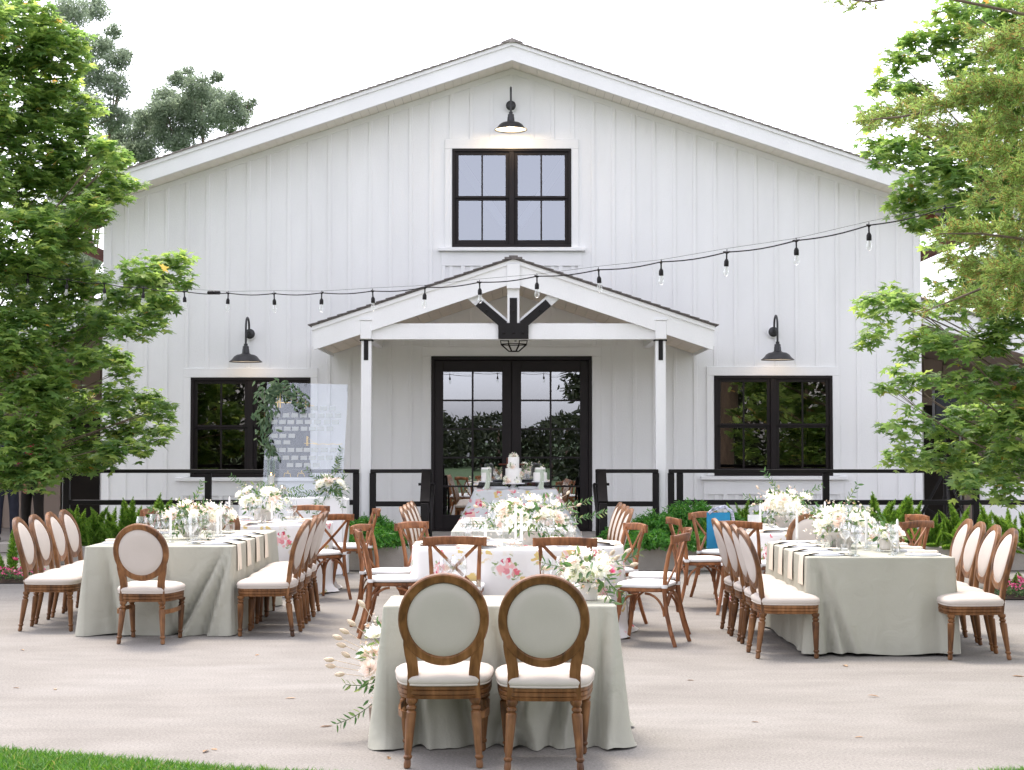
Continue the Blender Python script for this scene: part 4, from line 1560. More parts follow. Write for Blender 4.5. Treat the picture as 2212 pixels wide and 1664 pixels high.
def table(label, x0, x1, y0, y1, group, z0=0.0, z=TZ):
    t = thing('banquet_table', label, 'table', ((x0+x1)/2, (y0+y1)/2, z0), 0, group)
    hx, hy = (x1-x0)/2-.03, (y1-y0)/2-.03
    mb = MB(); mb.bx(-hx, hx, -hy, hy, z-z0-.045, z-z0-.008, .006)
    part('tabletop', mb, M['darkleg'], t)
    for sx in (-1, 1):
        for sy in (-1, 1):
            mb = MB(); mb.lathe([(.03, .001), (.034, .02), (.026, .05), (.035, .2), (.04, z-z0-.05)], (sx*(hx-.07), sy*(hy-.07), 0), 10)
            part('leg', mb, M['darkleg'], t)
    return t
TA = (-3.58, -2.345, 13.42, 15.95)
TB = (2.235, 3.355, 12.12, 14.05)
TCc = (-.685, .555, 8.50, 9.08)
TF = (-.60, .63, 15.78, 18.25)
table('long table under the left sage cloth', *TA, 'banquet tables under cloths')
table('long table under the right sage cloth', *TB, 'banquet tables under cloths')
table('small sweetheart table under the front cloth', *TCc, 'banquet tables under cloths')
table('long table under the rear pale sage cloth', *TF, 'banquet tables under cloths')
table('table under the middle floral cloth', DC[0]-.62, DC[0]+.62, DC[1]-.5, DC[1]+.5, 'banquet tables under cloths')
table('table under the left floral cloth', GC[0]-.55, GC[0]+.55, GC[1]-.5, GC[1]+.5, 'banquet tables under cloths')
table('table under the right floral cloth', HC[0]-.55, HC[0]+.55, HC[1]-.5, HC[1]+.5, 'banquet tables under cloths')
GT = 'tablecloths'
make_cloth('tablecloth', 'sage linen cloth over the left long table, gathered in a deep corner fold', *rect_per(*TA), M['linen'], 3, amp=.026, waves=(21, 37, 14), corner=.03, flare=.03, swags=((1.15, -.40, .15, .035), (1.20, -.22, .12, .028), (.14, .12, .09, .035), (.66, .06, .06, .03)), rows=26, group=GT)
make_cloth('tablecloth', 'sage linen cloth over the right long table, hanging almost flat', *rect_per(*TB), M['linen'], 5, amp=.010, waves=(19, 33, 11), corner=.025, flare=.02, swags=((.06, .10, .09, .03), (.05, .24, .07, .03), (.95, .03, .03, .03)), rows=26, base=.02, group=GT)
make_cloth('tablecloth', 'sage linen cloth on the front sweetheart table, pooling on the concrete', *rect_per(*TCc, step=.02), M['linen'], 8, amp=.06, waves=(10, 19, 6), corner=.035, flare=.035, swags=((.13, .05, .09, .03), (.30, .16, .11, .04), (.55, .16, .12, .045), (.84, -.26, .13, .045), (1.02, -.16, .11, .035), (1.16, -.05, .09, .03)), pool=.025, rows=26, base=.003, group=GT)
make_cloth('tablecloth', 'pale sage linen cloth on the long table at the back', *rect_per(*TF), M['linen2'], 11, amp=.016, waves=(31, 45, 17), corner=.06, group=GT)
make_cloth('tablecloth', 'white floral cloth on the middle table', *ell_per(*DC, .90, .76, 220, 2.6), M['floral'], 13, amp=.06, waves=(14, 25, 9), flare=.03, pool=.05, rows=22, group=GT)
make_cloth('tablecloth', 'white floral cloth on the left round table', *ell_per(*GC, .78, .78), M['floral'], 17, amp=.03, waves=(13, 22, 9), flare=.03, pool=.05, rows=20, group=GT)
make_cloth('tablecloth', 'white floral cloth on the right round table', *ell_per(*HC, .85, .85), M['floral'], 19, amp=.03, waves=(13, 24, 8), flare=.03, pool=.04, rows=20, group=GT)
# cake table on the porch
CZ = at(1113, 1058, 21.75).z
xa, xb = at(1024, 1058, 21.75).x, at(1204, 1058, 21.75).x
table('narrow table under the floral cake cloth on the porch', xa+.03, xb-.03, 21.8, 22.3, 'banquet tables under cloths', DECK, CZ)
make_cloth('tablecloth', 'grey floral cloth flaring wide below the wedding cakes', *rect_per(xa, xb, 21.75, 22.35), M['floral2'], 23, z=CZ, drop=CZ-DECK-.01, flare=.26, amp=.022, waves=(11, 19, 7), corner=.10, rows=16, group=GT)

# ================================================================== TABLEWARE
def proto(fn): return fn()
_pm = {}
def pmesh(key, fn, mat):
    if key not in _pm:
        mb = MB(); fn(mb); _pm[key] = mb.mesh(key, mat, 40)
    return _pm[key]
def f_plate(mb): mb.lathe([(.133, .0), (.1365, .003), (.137, .009), (.134, .012), (.115, .0105), (.001, .010)], n=32)
def f_small(mb): mb.lathe([(.104, .0110), (.1065, .013), (.107, .0205), (.103, .0225), (.09, .021), (.001, .0205)], n=28)
def f_wine(mb): mb.lathe([(.036, .235), (.044, .20), (.048, .17), (.045, .145), (.032, .115), (.008, .098), (.0045, .09), (.004, .02), (.007, .008), (.036, .002), (.037, 0)][::-1], n=18, capt=False)
def f_slim(mb): mb.lathe([(.028, .22), (.033, .185), (.035, .16), (.031, .135), (.018, .11), (.006, .10), (.004, .09), (.004, .02), (.007, .008), (.032, .002), (.033, 0)][::-1], n=16, capt=False)
def f_tumbler(mb):
    mb.lathe([(.038, .105), (.034, .0), (.001, .0)][::-1], n=16, capt=False, capb=False)
    mb.lathe([(.001, .012), (.0335, .012), (.035, .04)], n=16, capt=False, capb=False)
def f_fold(mb):
    mb.bx(-.05, .05, -.11, .11, .0212, .030, .004); mb.bx(-.048, .05, -.108, .11, .030, .036, .003)
def f_hang(mb):
    def fn(a, q):
        u = (a-.5)
        w = .13 + .09*q**1.5
        pl = .009*q*abs(((a*3) % 1.0)*2-1)
        s = -.20 + .64*q
        lip = .0
        if s < .17: x, z = s, .0214 - .0114*max(0, s-.115)/.055
        else:
            d = s - .17
            if d < .05:
                ang_ = d/.05*pi/2; x, z = .17+.021*sin(ang_), .010-.014*(1-cos(ang_))
            else: x, z = .191+.022*(d-.05)+.003*sin(12*(d-.05)), -.004-(d-.05)
        return (u*w, -x - (pl if s > .17 else 0), z)
    mb.grid(fn, 13, 20)
def f_drape(mb):
    def fn(a, q):
        u = a-.5
        w = .30 - .10*q
        s = -.10 + .42*q
        if s < .19: x, z = s, .026 + .012*sin(9*a+5*q)*(1-q)
        else:
            d = s-.19; x, z = .195+.05*d + .02*sin(a*9), .016-d
        return (u*w + .02*sin(6*q), -x, z + .008*sin(14*a))
    mb.grid(fn, 13, 14)
SIDES = {}
def setting(ex, ey, nx, ny, z, where, hang=True, slim=True, drape=False, glasses=True):
    """one place: ex,ey on the table edge, nx,ny pointing inward"""
    rz = math.atan2(ny, nx) - pi/2
    tx, ty = ny, -nx
    def loc(d, s, dz=.0015): return (ex+nx*d+tx*s, ey+ny*d+ty*s, z+dz)
    def put(key, fn, mat, d, s, label, cat, group, dz=.0015, rr=0.0):
        o = link(key, pmesh(fn.__name__[2:] + '_mesh', fn, M[mat]), None, loc(d, s, dz), (0, 0, rz + rr))
        return tag(o, label + where, cat, group)
    pl = put('dinner_plate', f_plate, 'greychina', .19, 0, 'grey charger plate', 'plate', 'plates laid at the places')
    link('salad_plate', pmesh('salad_plate', f_small, M['china']), pl)
    if drape: put('napkin', f_drape, 'napkin', .19, .01, 'cream napkin spilling off', 'napkin', 'cream napkins', .004)
    elif hang: put('napkin', f_hang, 'napkin', .19, .0, 'cream napkin hanging', 'napkin', 'cream napkins', .0030)
    else: put('napkin', f_fold, 'napkin', .19, 0, 'folded cream napkin', 'napkin', 'cream napkins', .0015)
    if glasses:
        j = lambda: random.uniform(-.015, .015)
        put('wine_glass', f_wine, 'glass', .40+j(), .07+j(), 'large wine glass', 'glass', 'glasses on the tables')
        if slim: put('wine_glass', f_slim, 'glass', .43+j(), -.02+j(), 'slim wine glass', 'glass', 'glasses on the tables')
        put('water_tumbler', f_tumbler, 'glass', .37+j(), .15+j(), 'water tumbler', 'glass', 'glasses on the tables')
for i in range(4):
    y = 13.72 + .50*i
    setting(TA[1], y, -1, 0, TZ, ', %s place on the right side of the left sage table' % ORD[i])
    setting(TA[0], y+.1, 1, 0, TZ, ', %s place on the outer side of the left sage table' % ORD[i], hang=False)
    y = 12.34 + .47*i
    setting(TB[0], y, 1, 0, TZ, ', %s place on the left side of the right sage table' % ORD[i])
    setting(TB[1], y, -1, 0, TZ, ', %s place on the outer side of the right sage table' % ORD[i], hang=False)
    y = 16.15 + .56*i
    setting(TF[0], y, 1, 0, TZ, ', %s place on the left of the rear sage table' % ORD[i], hang=False, slim=False)
    setting(TF[1], y-.15, -1, 0, TZ, ', %s place on the right of the rear sage table' % ORD[i], hang=False, slim=False)
for x, l in ((-.36, 'left'), (.22, 'right')):
    setting(x, TCc[2], 0, 1, TZ, ', %s place on the front sweetheart table' % l, hang=False)
def ring(cx, cy, rx, ry, angs, names, tname, drapes):
    for k, (a, nm) in enumerate(zip(angs, names)):
        a = radians(a)
        nx, ny = -cos(a), -sin(a)
        setting(cx+rx*cos(a), cy+ry*sin(a), nx, ny, TZ, ', %s place of the %s floral table' % (nm, tname), hang=False, drape=drapes[k], slim=(k % 2 == 0))
ring(*DC, .86, .73, (-62, -118, -165, -15, 22, 158, 60, 120), ('near right', 'near left', 'left front', 'right front', 'right rear', 'left rear', 'far right', 'far left'), 'middle', (0, 1, 1, 1, 0, 0, 0, 0))
ring(*GC, .74, .74, (-100, -40, 10, 60, 120, 190), ('near', 'near right', 'right', 'far right', 'far left', 'left'), 'left', (1, 0, 0, 0, 0, 0))
ring(*HC, .81, .81, (-140, -60, 0, 60, 130, 185), ('near left', 'near right', 'right', 'far right', 'far left', 'left'), 'right', (1, 0, 0, 0, 0, 1))

def candle(x, y, z, h, label):
    t = thing('taper_candle', label, 'candle', (x, y, z+.0015), 0, 'white taper candles')
    mb = MB(); mb.lathe([(.011, .05), (.010, h-.02), (.006, h-.006), (.001, h)], n=10); part('candle', mb, M['wax'], t)
    mb = MB(); mb.lathe([(.036, 0), (.036, .004), (.010, .012), (.008, .03), (.014, .045), (.015, .062)], n=12, capt=False); part('holder', mb, M['glass'], t)
def votive(x, y, z, label):
    t = thing('votive', label, 'candle', (x, y, z+.0015), 0, 'small votive candles')
    mb = MB(); mb.lathe([(.001, .0), (.03, .0), (.035, .07)], n=14, capb=False, capt=False); part('holder', mb, M['glass'], t)
    mb = MB(); mb.lathe([(.027, .003), (.028, .035)], n=12); part('candle', mb, M['wax'], t)

# ================================================================== FLOWERS
def petal_mesh(kind):
    mb = MB()
    rd = random.Random(kind)
    def petal(az, open_, L, w, curl):
        def fn(a, q):
            u = (a-.5)*2
            x = u*w*sin(pi*min(1, .12+q*.8))*(1-.15*q)
            r = L*(sin(open_)*q + .06)
            z = L*(cos(open_)*q) + curl*q*q*L - .10*L*u*u*q
            r += .12*L*q*(1-abs(u))
            c, s = cos(az), sin(az)
            return (r*c - x*s, r*s + x*c, z)
        mb.grid(fn, 5, 4)
    if kind == 0:      # garden rose / ranunculus
        for lay, (n, op, L, w) in enumerate(((3, .25, .62, .34), (5, .55, .70, .40), (6, .9, .80, .46), (7, 1.25, .92, .48))):
            for k in range(n): petal(2*pi*k/n + lay*.6 + rd.uniform(-.15, .15), op + rd.uniform(-.12, .12), L, w, .18)
    elif kind == 1:    # dahlia ball
        for lay, (n, op, L, w) in enumerate(((5, .2, .7, .26), (7, .55, .8, .30), (9, .9, .9, .32), (10, 1.25, .96, .32), (10, 1.6, .94, .32), (8, 2.0, .85, .30))):
            for k in range(n): petal(2*pi*k/n + lay*.37, op + rd.uniform(-.08, .08), L, w, .02)
    else:              # open, cupped bloom
        for lay, (n, op, L, w) in enumerate(((6, .75, .8, .46), (6, 1.15, 1.0, .5))):
            for k in range(n): petal(2*pi*k/n + lay*.5 + rd.uniform(-.2, .2), op + rd.uniform(-.15, .15), L, w, .22)
        mb.lathe([(.12, 0), (.15, .2), (.05, .32)], n=8)
    return mb
_bm = {}
def tail_mesh():
    if 'tail' not in _bm:
        mb = MB(); mb.tube([(0,0,0), (0,0,.010), (0,0,.024), (0,0,.038), (0,0,.048)], [.003, .010, .012, .009, .002], 8)
        _bm['tail'] = mb.mesh('bunny_tail', M['bunny'])
    return _bm['tail']
def bloom_mesh(kind, mat):
    if (kind, mat) not in _bm:
        _bm[(kind, mat)] = petal_mesh(kind).mesh('bloom', M[mat], 0)
    return _bm[(kind, mat)]
def frames(d, u):
    d = d/np.linalg.norm(d, axis=1, keepdims=True)
    x = np.cross(d, u); x /= np.linalg.norm(x, axis=1, keepdims=True)+1e-9
    z = np.cross(x, d)
    return np.stack([x, d, z], 2)
def scatter(name, TV, TF_, P, R, S, mat, smooth=False):
    TV = np.asarray(TV, float); T = np.asarray(TF_, int)
    S = np.asarray(S)
    if S.ndim == 1: S = S[:, None]
    V = np.einsum('nij,kj->nki', R, TV)*S[:, None, :] + P[:, None, :]
    F = (np.arange(len(P))*len(TV))[:, None, None] + T[None]
    return fast_mesh(name, V.reshape(-1, 3), F.reshape(-1, T.shape[1]), mat, smooth)
LANCE_V = [(0,0,0), (-.16,.32,.03), (.16,.32,.03), (-.13,.68,.0), (.13,.68,.0), (0,1,-.08), (0,.35,-.03), (0,.68,-.05)]
LANCE_F = [(0,6,1), (0,2,6), (1,6,7), (1,7,3), (6,2,4), (6,4,7), (3,7,5), (7,4,5)]
def rdir(n, up=0.0, rng=RNG):
    v = rng.normal(0, 1, (n, 3)); v[:, 2] += up
    return v/np.linalg.norm(v, axis=1, keepdims=True)
def bouquet(label, c, r, n_bloom, seed, vase=None, leaf=150, fill=60, size=.045, mats=('petal', 'petal', 'petal', 'blush'), sprays=(), tails=0, low=False, kinds=(0, 0, 1, 2, 0), leafsize=.062, group='flower arrangements'):
    """c: centre of the flower mass; r: half extents"""
    rd = random.Random(seed); rng = np.random.default_rng(seed)
    t = thing('flower_arrangement', label, 'flowers', c, 0, group)
    if vase:
        kind, vr, vh = vase
        mb = MB()
        zb = -(vh + r[2]*.55)
        if kind == 'bowl': mb.lathe([(vr*.55, zb), (vr*.6, zb+.004), (vr*.95, zb+vh*.6), (vr*1.05, zb+vh), (vr*.98, zb+vh), (vr*.8, zb+vh*.5)], n=20, capt=False)
        else: mb.lathe([(vr*.8, zb), (vr, zb+.01), (vr, zb+vh), (vr*.9, zb+vh), (vr*.88, zb+vh*.5)], n=18, capt=False)
        part('vase', mb, M['stone'] if kind != 'glass' else M['glass'], t)
    # blooms on the outside of an uneven mound
    for k in range(int(n_bloom*1.15)):
        d = Vector((rd.gauss(0, 1), rd.gauss(0, 1)-.5, abs(rd.gauss(.25, .9)) - .25)).normalized()
        q = rd.uniform(.55, 1.0)
        p = Vector((d.x*r[0]*q, d.y*r[1]*q, d.z*r[2]*q))
        sz = size*rd.uniform(.7, 1.2)
        o = link('bloom', bloom_mesh(rd.choice(kinds), rd.choice(mats)), t, p, None, sz)
        o.rotation_euler = (d*.8 + Vector((0, -.25, .45))).to_track_quat('Z', 'Y').to_euler()
    # leaves
    n = int(leaf*1.25)
    d = rdir(n, .15, rng); d[:, 1] -= .2
    P = d*np.array(r)*rng.uniform(.25, 1.05, (n, 1))
    dd = d + rng.normal(0, .5, (n, 3)); dd[:, 2] -= .15
    V = [scatter('foliage', LANCE_V, LANCE_F, P, frames(dd, rdir(n, .8, rng)), rng.uniform(.6, 1.3, n)*leafsize, M['sprig'])]
    lf = link('foliage', V[0], t); lf['kind'] = 'stuff'
    # sprays: thin stems carrying leaves beyond the mound
    if sprays:
        mb = MB(); PP, DD = [], []
        for (sx, sy, sz_, tx, ty, tz) in sprays:
            a, b = Vector((sx, sy, sz_)), Vector((tx, ty, tz))
            pts = [a.lerp(b, q) + Vector((0, 0, -.06*sin(pi*q)*(b-a).length)) for q in np.linspace(0, 1, 9)]
            mb.tube(pts, .0022, 4)
            ax = (b-a).normalized()
            L = (b-a).length
            for q in np.linspace(.3, 1, max(5, int(L/.036))):
                for s in (-1, 1):
                    p = a.lerp(b, q) + Vector((0, 0, -.06*sin(pi*q)*L))
                    sd = ax.cross(Vector((0, -1, .3))).normalized()*s
                    PP.append(p); DD.append(ax*.7 + sd*.8 + Vector((rd.gauss(0,.2), rd.gauss(0,.2), rd.gauss(0,.2))))
        part('stem', mb, M['sprig'], t)
        PP, DD = np.array([tuple(p) for p in PP]), np.array([tuple(p) for p in DD])
        me = scatter('spray_leaves', LANCE_V, LANCE_F, PP, frames(DD, rdir(len(PP), .6, rng)), rng.uniform(.55, 1.0, len(PP))*leafsize, M['sprig'])
        link('spray_leaves', me, t)['kind'] = 'stuff'
    if fill:
        n = fill
        d = rdir(n, .25, rng); P = d*np.array(r)*rng.uniform(.8, 1.22, (n, 1))
        TV = [(0,0,0)] + [(cos(k*2*pi/5)*.5, sin(k*2*pi/5)*.5, .35) for k in range(5)] + [(cos((k+.5)*2*pi/5)*.25, sin((k+.5)*2*pi/5)*.25, .12) for k in range(5)]
        TFc = [(0, 1+k, 6+k) for k in range(5)] + [(0, 6+k, 1+(k+1) % 5) for k in range(5)]
        me = scatter('filler_flowers', TV, TFc, P, frames(rdir(n, 0, rng), d), rng.uniform(.018, .034, n), M['filler'])
        link('filler_flowers', me, t)['kind'] = 'stuff'
    if tails:
        ms = MB()
        for k in range(tails):
            d = Vector((rd.gauss(0, 1), rd.gauss(0, .6)-.3, rd.uniform(.1, .9))).normalized()
            e = Vector((d.x*r[0], d.y*r[1], d.z*r[2]))*rd.uniform(1.2, 1.6)
            ms.tube([e*.3, e*.7 + Vector((0,0,.01)), e], .0015, 4)
            link('bunny_tail', tail_mesh(), t, e, d.to_track_quat('Z', 'Y').to_euler())
        part('dry_stem', ms, M['bunny'], t)
    return t
# left sage table
bouquet('white and blush flowers in a bowl on the left sage table', (-2.90, 14.45, TZ+.21), (.25, .22, .15), 17, 3, ('bowl', .11, .11), 150, 70, .055, sprays=((.05,-.05,0,-.12,-.16,-.16), (.1,-.1,0,.2,-.2,-.18), (0,0,.1,.1,0,.30), (-.1,0,.05,-.36,-.05,.06)), mats=('petal', 'petal', 'blush', 'blush'))
bouquet('small white bouquet at the far end of the left sage table', (-2.85, 15.45, TZ+.17), (.16, .14, .11), 9, 5, ('bowl', .08, .09), 70, 40, .05)
# right sage table
bouquet('full white flowers in a stoneware bowl on the right sage table', (2.72, 13.25, TZ+.22), (.27, .22, .16), 18, 7, ('bowl', .13, .13), 120, 150, .055, sprays=((0,0,.1,.14,0,.3), (0,0,.05,-.3,0,.12), (.1,0,0,.34,0,.05)))
bouquet('little white posy in a grey pot on the right sage table', (2.98, 12.75, TZ+.14), (.13, .11, .08), 7, 9, ('pot', .055, .08), 60, 70, .04)
# middle floral table
bouquet('wide white and peach centrepiece on the middle floral table', (.17, 13.72, TZ+.22), (.36, .24, .20), 26, 11, ('pot', .09, .12), 260, 150, .062, sprays=((.2,0,.0,.62,-.1,.06), (.1,0,.1,.5,0,.16), (-.2,0,0,-.55,-.05,-.05), (-.1,0,.1,-.4,0,.12), (.15,-.1,-.05,.26,-.2,-.17)), mats=('petal', 'petal', 'petal', 'blush', 'blush'), tails=4)
# sweetheart table
bouquet('white blooms and dark leaves at the right end of the sweetheart table', (.42, 8.80, TZ+.155), (.155, .15, .105), 12, 13, ('pot', .05, .10), 90, 110, .05, sprays=((.08,-.05,-.02,.19,-.1,-.12), (.1,0,.05,.27,-.02,.10), (.05,-.08,-.03,.12,-.16,-.15), (-.08,0,.03,-.27,-.04,.06)), tails=6, mats=('petal', 'petal', 'petal', 'petal', 'blush', 'pinkpetal'))
# rear tables
bouquet('white dahlias in a stone vase on the left floral table', (-2.72, 17.5, TZ+.25), (.31, .24, .17), 20, 17, ('pot', .10, .14), 170, 60, .06, sprays=((-.1,0,.1,-.35,0,.26), (.1,0,.1,.42,0,.14), (.1,-.1,0,.25,-.15,-.2)), kinds=(1, 1, 0, 0))
bouquet('tall white flowers in a stone bowl on the right floral table', (2.72, 15.95, TZ+.24), (.29, .24, .17), 20, 19, ('bowl', .12, .12), 140, 90, .06, sprays=((0,0,.1,-.2,0,.34), (.1,0,.1,.36,0,.2), (0,0,0,-.4,0,.1)), tails=3)
bouquet('low white flowers on the rear sage table', (-.02, 17.2, TZ+.15), (.2, .3, .1), 12, 21, ('bowl', .1, .08), 80, 50, .055)
# ground arrangement beside the sweetheart table
bouquet('dried bunny tails and white blooms on the ground left of the sweetheart table', (-.74, 8.80, .40), (.09, .12, .26), 4, 25, None, 40, 90, .055, tails=0, sprays=((0,-.0,-.2,-.20,-.16,-.30), (0,0,-.1,-.16,-.1,-.10)), mats=('petal', 'petal', 'blush'), leafsize=.06)
t = [o for o in bpy.data.objects if o.get('label', '').startswith('dried bunny tails')][0]
mb = MB(); ms = MB(); rd = random.Random(4)
for (x, z, ang_) in ((-.10, .30, 2.3), (-.22, .16, 2.7), (-.24, .09, 2.9), (-.17, .20, 2.5), (-.32, -.02, 3.0), (-.33, .015, 3.05), (-.21, .03, 2.6), (-.27, .13, 2.8), (-.25, -.06, 3.2)):
    e = Vector((x*.72+.01, -.05, z+.01)); d = Vector((cos(ang_), -.1, sin(ang_)))
    ms.tube([Vector((.08, 0, z*.5-.12)), (e+Vector((.08, 0, z*.5-.12)))/2 + Vector((0,0,.03)), e], .0016, 4)
    link('bunny_tail', tail_mesh(), t, e, d.to_track_quat('Z', 'Y').to_euler(), 1.2)
part('dry_stem', ms, M['bunny'], t)
# hidden foot of the same arrangement: moss basket against the cloth
mb = MB(); mb.lathe([(.07, -.355), (.09, -.345), (.10, -.24), (.09, -.235)], (.05, .05, 0), 14); part('basket', mb, M['bark'], t)

for x, y, h, l in ((-2.98, 13.98, .30, 'white taper at the front of the left sage table'), (-2.83, 14.1, .27, 'white taper just left of the bowl on the left sage table'), (-2.66, 14.62, .32, 'tall white taper right of the bowl on the left sage table'), (-2.62, 14.25, .24, 'short white taper nearest the napkins on the left sage table'),
                   (2.86, 12.92, .29, 'white taper in front of the bowl on the right sage table'), (3.02, 12.55, .27, 'white taper nearest the front of the right sage table'), (2.42, 13.6, .30, 'white taper left of the bowl on the right sage table'),
                   (.08, 13.3, .30, 'tall white taper in front of the middle centrepiece'), (.03, 13.36, .36, 'tallest white taper of the middle table'), (-.22, 13.35, .20, 'short white taper left of the middle centrepiece'),
                   (-3.02, 17.1, .30, 'white taper left of the dahlias on the left floral table'), (-2.55, 17.0, .26, 'white taper before the dahlias on the left floral table'),
                   (2.42, 15.6, .28, 'white taper left of the flowers on the right floral table'), (3.05, 15.6, .30, 'white taper right of the flowers on the right floral table')):
    candle(x, y, TZ, h, l)
for x, y, l in ((.36, 13.28, 'votive right of the middle tapers'), (-2.75, 13.85, 'votive near the front of the left sage table'), (2.62, 12.6, 'votive near the front of the right sage table'), (.12, 8.75, 'votive on the sweetheart table')):
    votive(x, y, TZ, 'small glass ' + l)
# menu card
o = MB(); o.bx(-.06, .06, -.002, .002, 0, .17); o.bx(-.06, .06, -.012, .012, 0, .006)
tag(link('menu_card', o.mesh('menu_card', M['card']), None, (2.35, 15.55, TZ+.0015), (-.06, 0, .2)), 'white menu card standing on the right floral table', 'card')

# ================================================================== CAKES
def stand(x, y, z, r, h, label):
    t = thing('cake_stand', label, 'cake stand', (x, y, z+.0015), 0, 'white pedestal cake stands')
    mb = MB(); mb.lathe([(r*.62, 0), (r*.6, .008), (r*.3, h*.35), (r*.18, h*.7), (r*.3, h-.02)], n=24); part('pedestal', mb, M['china'], t)
    mb = MB(); mb.lathe([(r*.3, h-.02), (r, h-.012), (r*1.02, h-.004), (r, h)], n=32); part('plate', mb, M['china'], t)
    return z + h + .003
def cake(x, y, z, tiers, label, blooms, ribbon, seed):
    t = thing('wedding_cake', label, 'cake', (x, y, z))
    rd = random.Random(seed)
    zz = 0
    for r, h in tiers:
        mb = MB(); mb.lathe([(r, zz), (r+.001, zz+h-.008), (r-.004, zz+h-.001), (.001, zz+h)], n=36, capt=False)
        part('tier', mb, M['icing'], t)
        zz += h
    for (a, hz, rr, s, mt) in blooms:
        p = Vector((rr*cos(a), rr*sin(a), hz))
        o = link('bloom', bloom_mesh(rd.choice((0, 1)), mt), t, p, None, s)
        o.rotation_euler = Vector((cos(a), sin(a), .5)).to_track_quat('Z', 'Y').to_euler()
    n = len(blooms)*4 + 6
    src = [blooms[k % len(blooms)] for k in range(n)]
    P = np.array([(b[2]*1.02*cos(b[0]+rd.gauss(0,.25)), b[2]*1.02*sin(b[0]+rd.gauss(0,.25)), b[1]+rd.gauss(0,.03)) for b in src])
    D = np.array([(cos(b[0])*.4+rd.gauss(0,.6), sin(b[0])*.4+rd.gauss(0,.4), rd.gauss(0,.6)) for b in src])
    rr_ = np.random.default_rng(seed)
    link('leaf', scatter('leaf', LANCE_V, LANCE_F, P, frames(D, rdir(n, 0, rr_)), rr_.uniform(.03, .055, n), M['sprig']), t)
    if ribbon:
        r0 = tiers[0][0]; z1 = tiers[0][1] + (tiers[1][1] if len(tiers) > 1 else 0)
        mb = MB()
        rt = tiers[-1][0]
        mb.grid(lambda a, q: ((rt+.004)*cos(2*pi*a), (rt+.004)*sin(2*pi*a), z1-.07+.045*q), 33, 2)
        mb.grid(lambda a, q: (.02+.045*(a-.5)*(1+.6*q)+.01*sin(5*q), -(max(r0, rt)+.008+.012*sin(6*a)+.035*q*q), z1-.06-(z1+.05)*q), 7, 10)
        part('ribbon', mb, M['ribbon'], t)
xc = at(1109.5, 1050, 21.98).x
zt_ = stand(xc, 21.98, CZ, .155, .085, 'wide white pedestal stand under the tallest cake')
cake(xc, 21.98, zt_, ((.115, .0), (.112, .20), (.076, .155)), 'three tier white wedding cake dressed with blush flowers, tallest in the middle',
     [(-pi/2, .365, .01, .055, 'blush'), (-.6, .36, .035, .045, 'petal'), (-2.5, .36, .035, .045, 'petal'), (-2.1, .235, .085, .05, 'petal'), (-1.7, .215, .09, .04, 'blush'), (-.35, .125, .115, .05, 'blush'), (-.6, .10, .12, .035, 'petal'), (-2.7, .06, .115, .05, 'petal'), (-2.2, .015, .125, .055, 'blush'), (-2.6, .0, .13, .045, 'petal'), (-1.1, .01, .12, .03, 'petal')], False, 2)
xl = at(1050.5, 1050, 21.98).x
zt_ = stand(xl, 21.98, CZ, .088, .11, 'narrow white pedestal stand under the left cake')
cake(xl, 21.98, zt_, ((.070, .185),), 'single tier white cake tied with sage ribbon on the left stand', [(-.9, .175, .05, .028, 'petal')], True, 3)
xr = at(1166.7, 1050, 21.98).x
zt_ = stand(xr, 21.98, CZ, .112, .11, 'white pedestal stand under the right cake')
cake(xr, 21.98, zt_, ((.093, .118), (.070, .067)), 'two tier white cake with sage ribbon on the right stand', [(-1.2, .180, .05, .025, 'petal')], True, 4)
for u, l in ((1079, 'left'), (1140, 'right')):
    x = at(u, 1050, 21.85).x
    t = thing('plate_stack', 'blue and white dessert plates stacked on the %s of the tallest cake' % l, 'plates', (x, 21.86, CZ+.0015), 0, 'stacks of dessert plates')
    for k in range(3):
        link('plate', pmesh('dinner_plate', f_plate, M['greychina']), t, (random.uniform(-.006,.006), 0, .0125*k), None, .92)

# ================================================================== SEATING CHART AND PLINTH
PY = 19.62
xa, xb = -3.35, at(739, 1076, PY).x
zp = at(700, 1076, PY).z
t = thing('display_plinth', 'white box plinth carrying the acrylic seating chart', 'plinth', ((xa+xb)/2, PY+.22, 0))
hw = (xb-xa)/2
mb = MB(); mb.bx(-hw, hw, -.22, .22, .002, zp, .006); part('box', mb, M['white'], t)
mb = MB(); mb.bx(hw+.001, hw+.05, -.17, .17, .002, zp-.02, .006); part('end_panel', mb, M['white'], t)
AY = PY + .26
q = [at(577, 826, AY+.10), at(752, 831, AY+.10), at(739, 1074, AY-.02), at(567, 1074, AY-.02)]
o = (q[2]+q[3])/2
ch = thing('seating_chart', 'tilted clear acrylic seating chart with rows of name cards and gold bridges', 'seating chart', tuple(o))
A, B = q[3]-o, q[2]-o
TL, TR = q[0]-o, q[1]-o
nrm_ = (B-A).cross(TL-A).normalized()
if nrm_.y > 0: nrm_ = -nrm_
def onchart(cu, cv, d=.0):
    """position on the sheet from the enlarged crop's coordinates"""
    p = at((600+cu/4.623)/1.1302, (900+cv/4.623)/1.1302, AY)
    # project to the sheet along the sight line
    org = Vector((0, 0, CAM_H)); dr = (p-org)
    n = nrm_; s = (o-org).dot(n)/dr.dot(n)
    return org + dr*s - o + nrm_*d
mb = MB()
vs = [A, B, TR, TL]
mb.add([tuple(v) for v in vs] + [tuple(v - nrm_*.006) for v in vs], [(0,1,2,3), (7,6,5,4), (0,4,5,1), (1,5,6,2), (2,6,7,3), (3,7,4,0)])
part('acrylic_sheet', mb, M['acrylic'], ch)
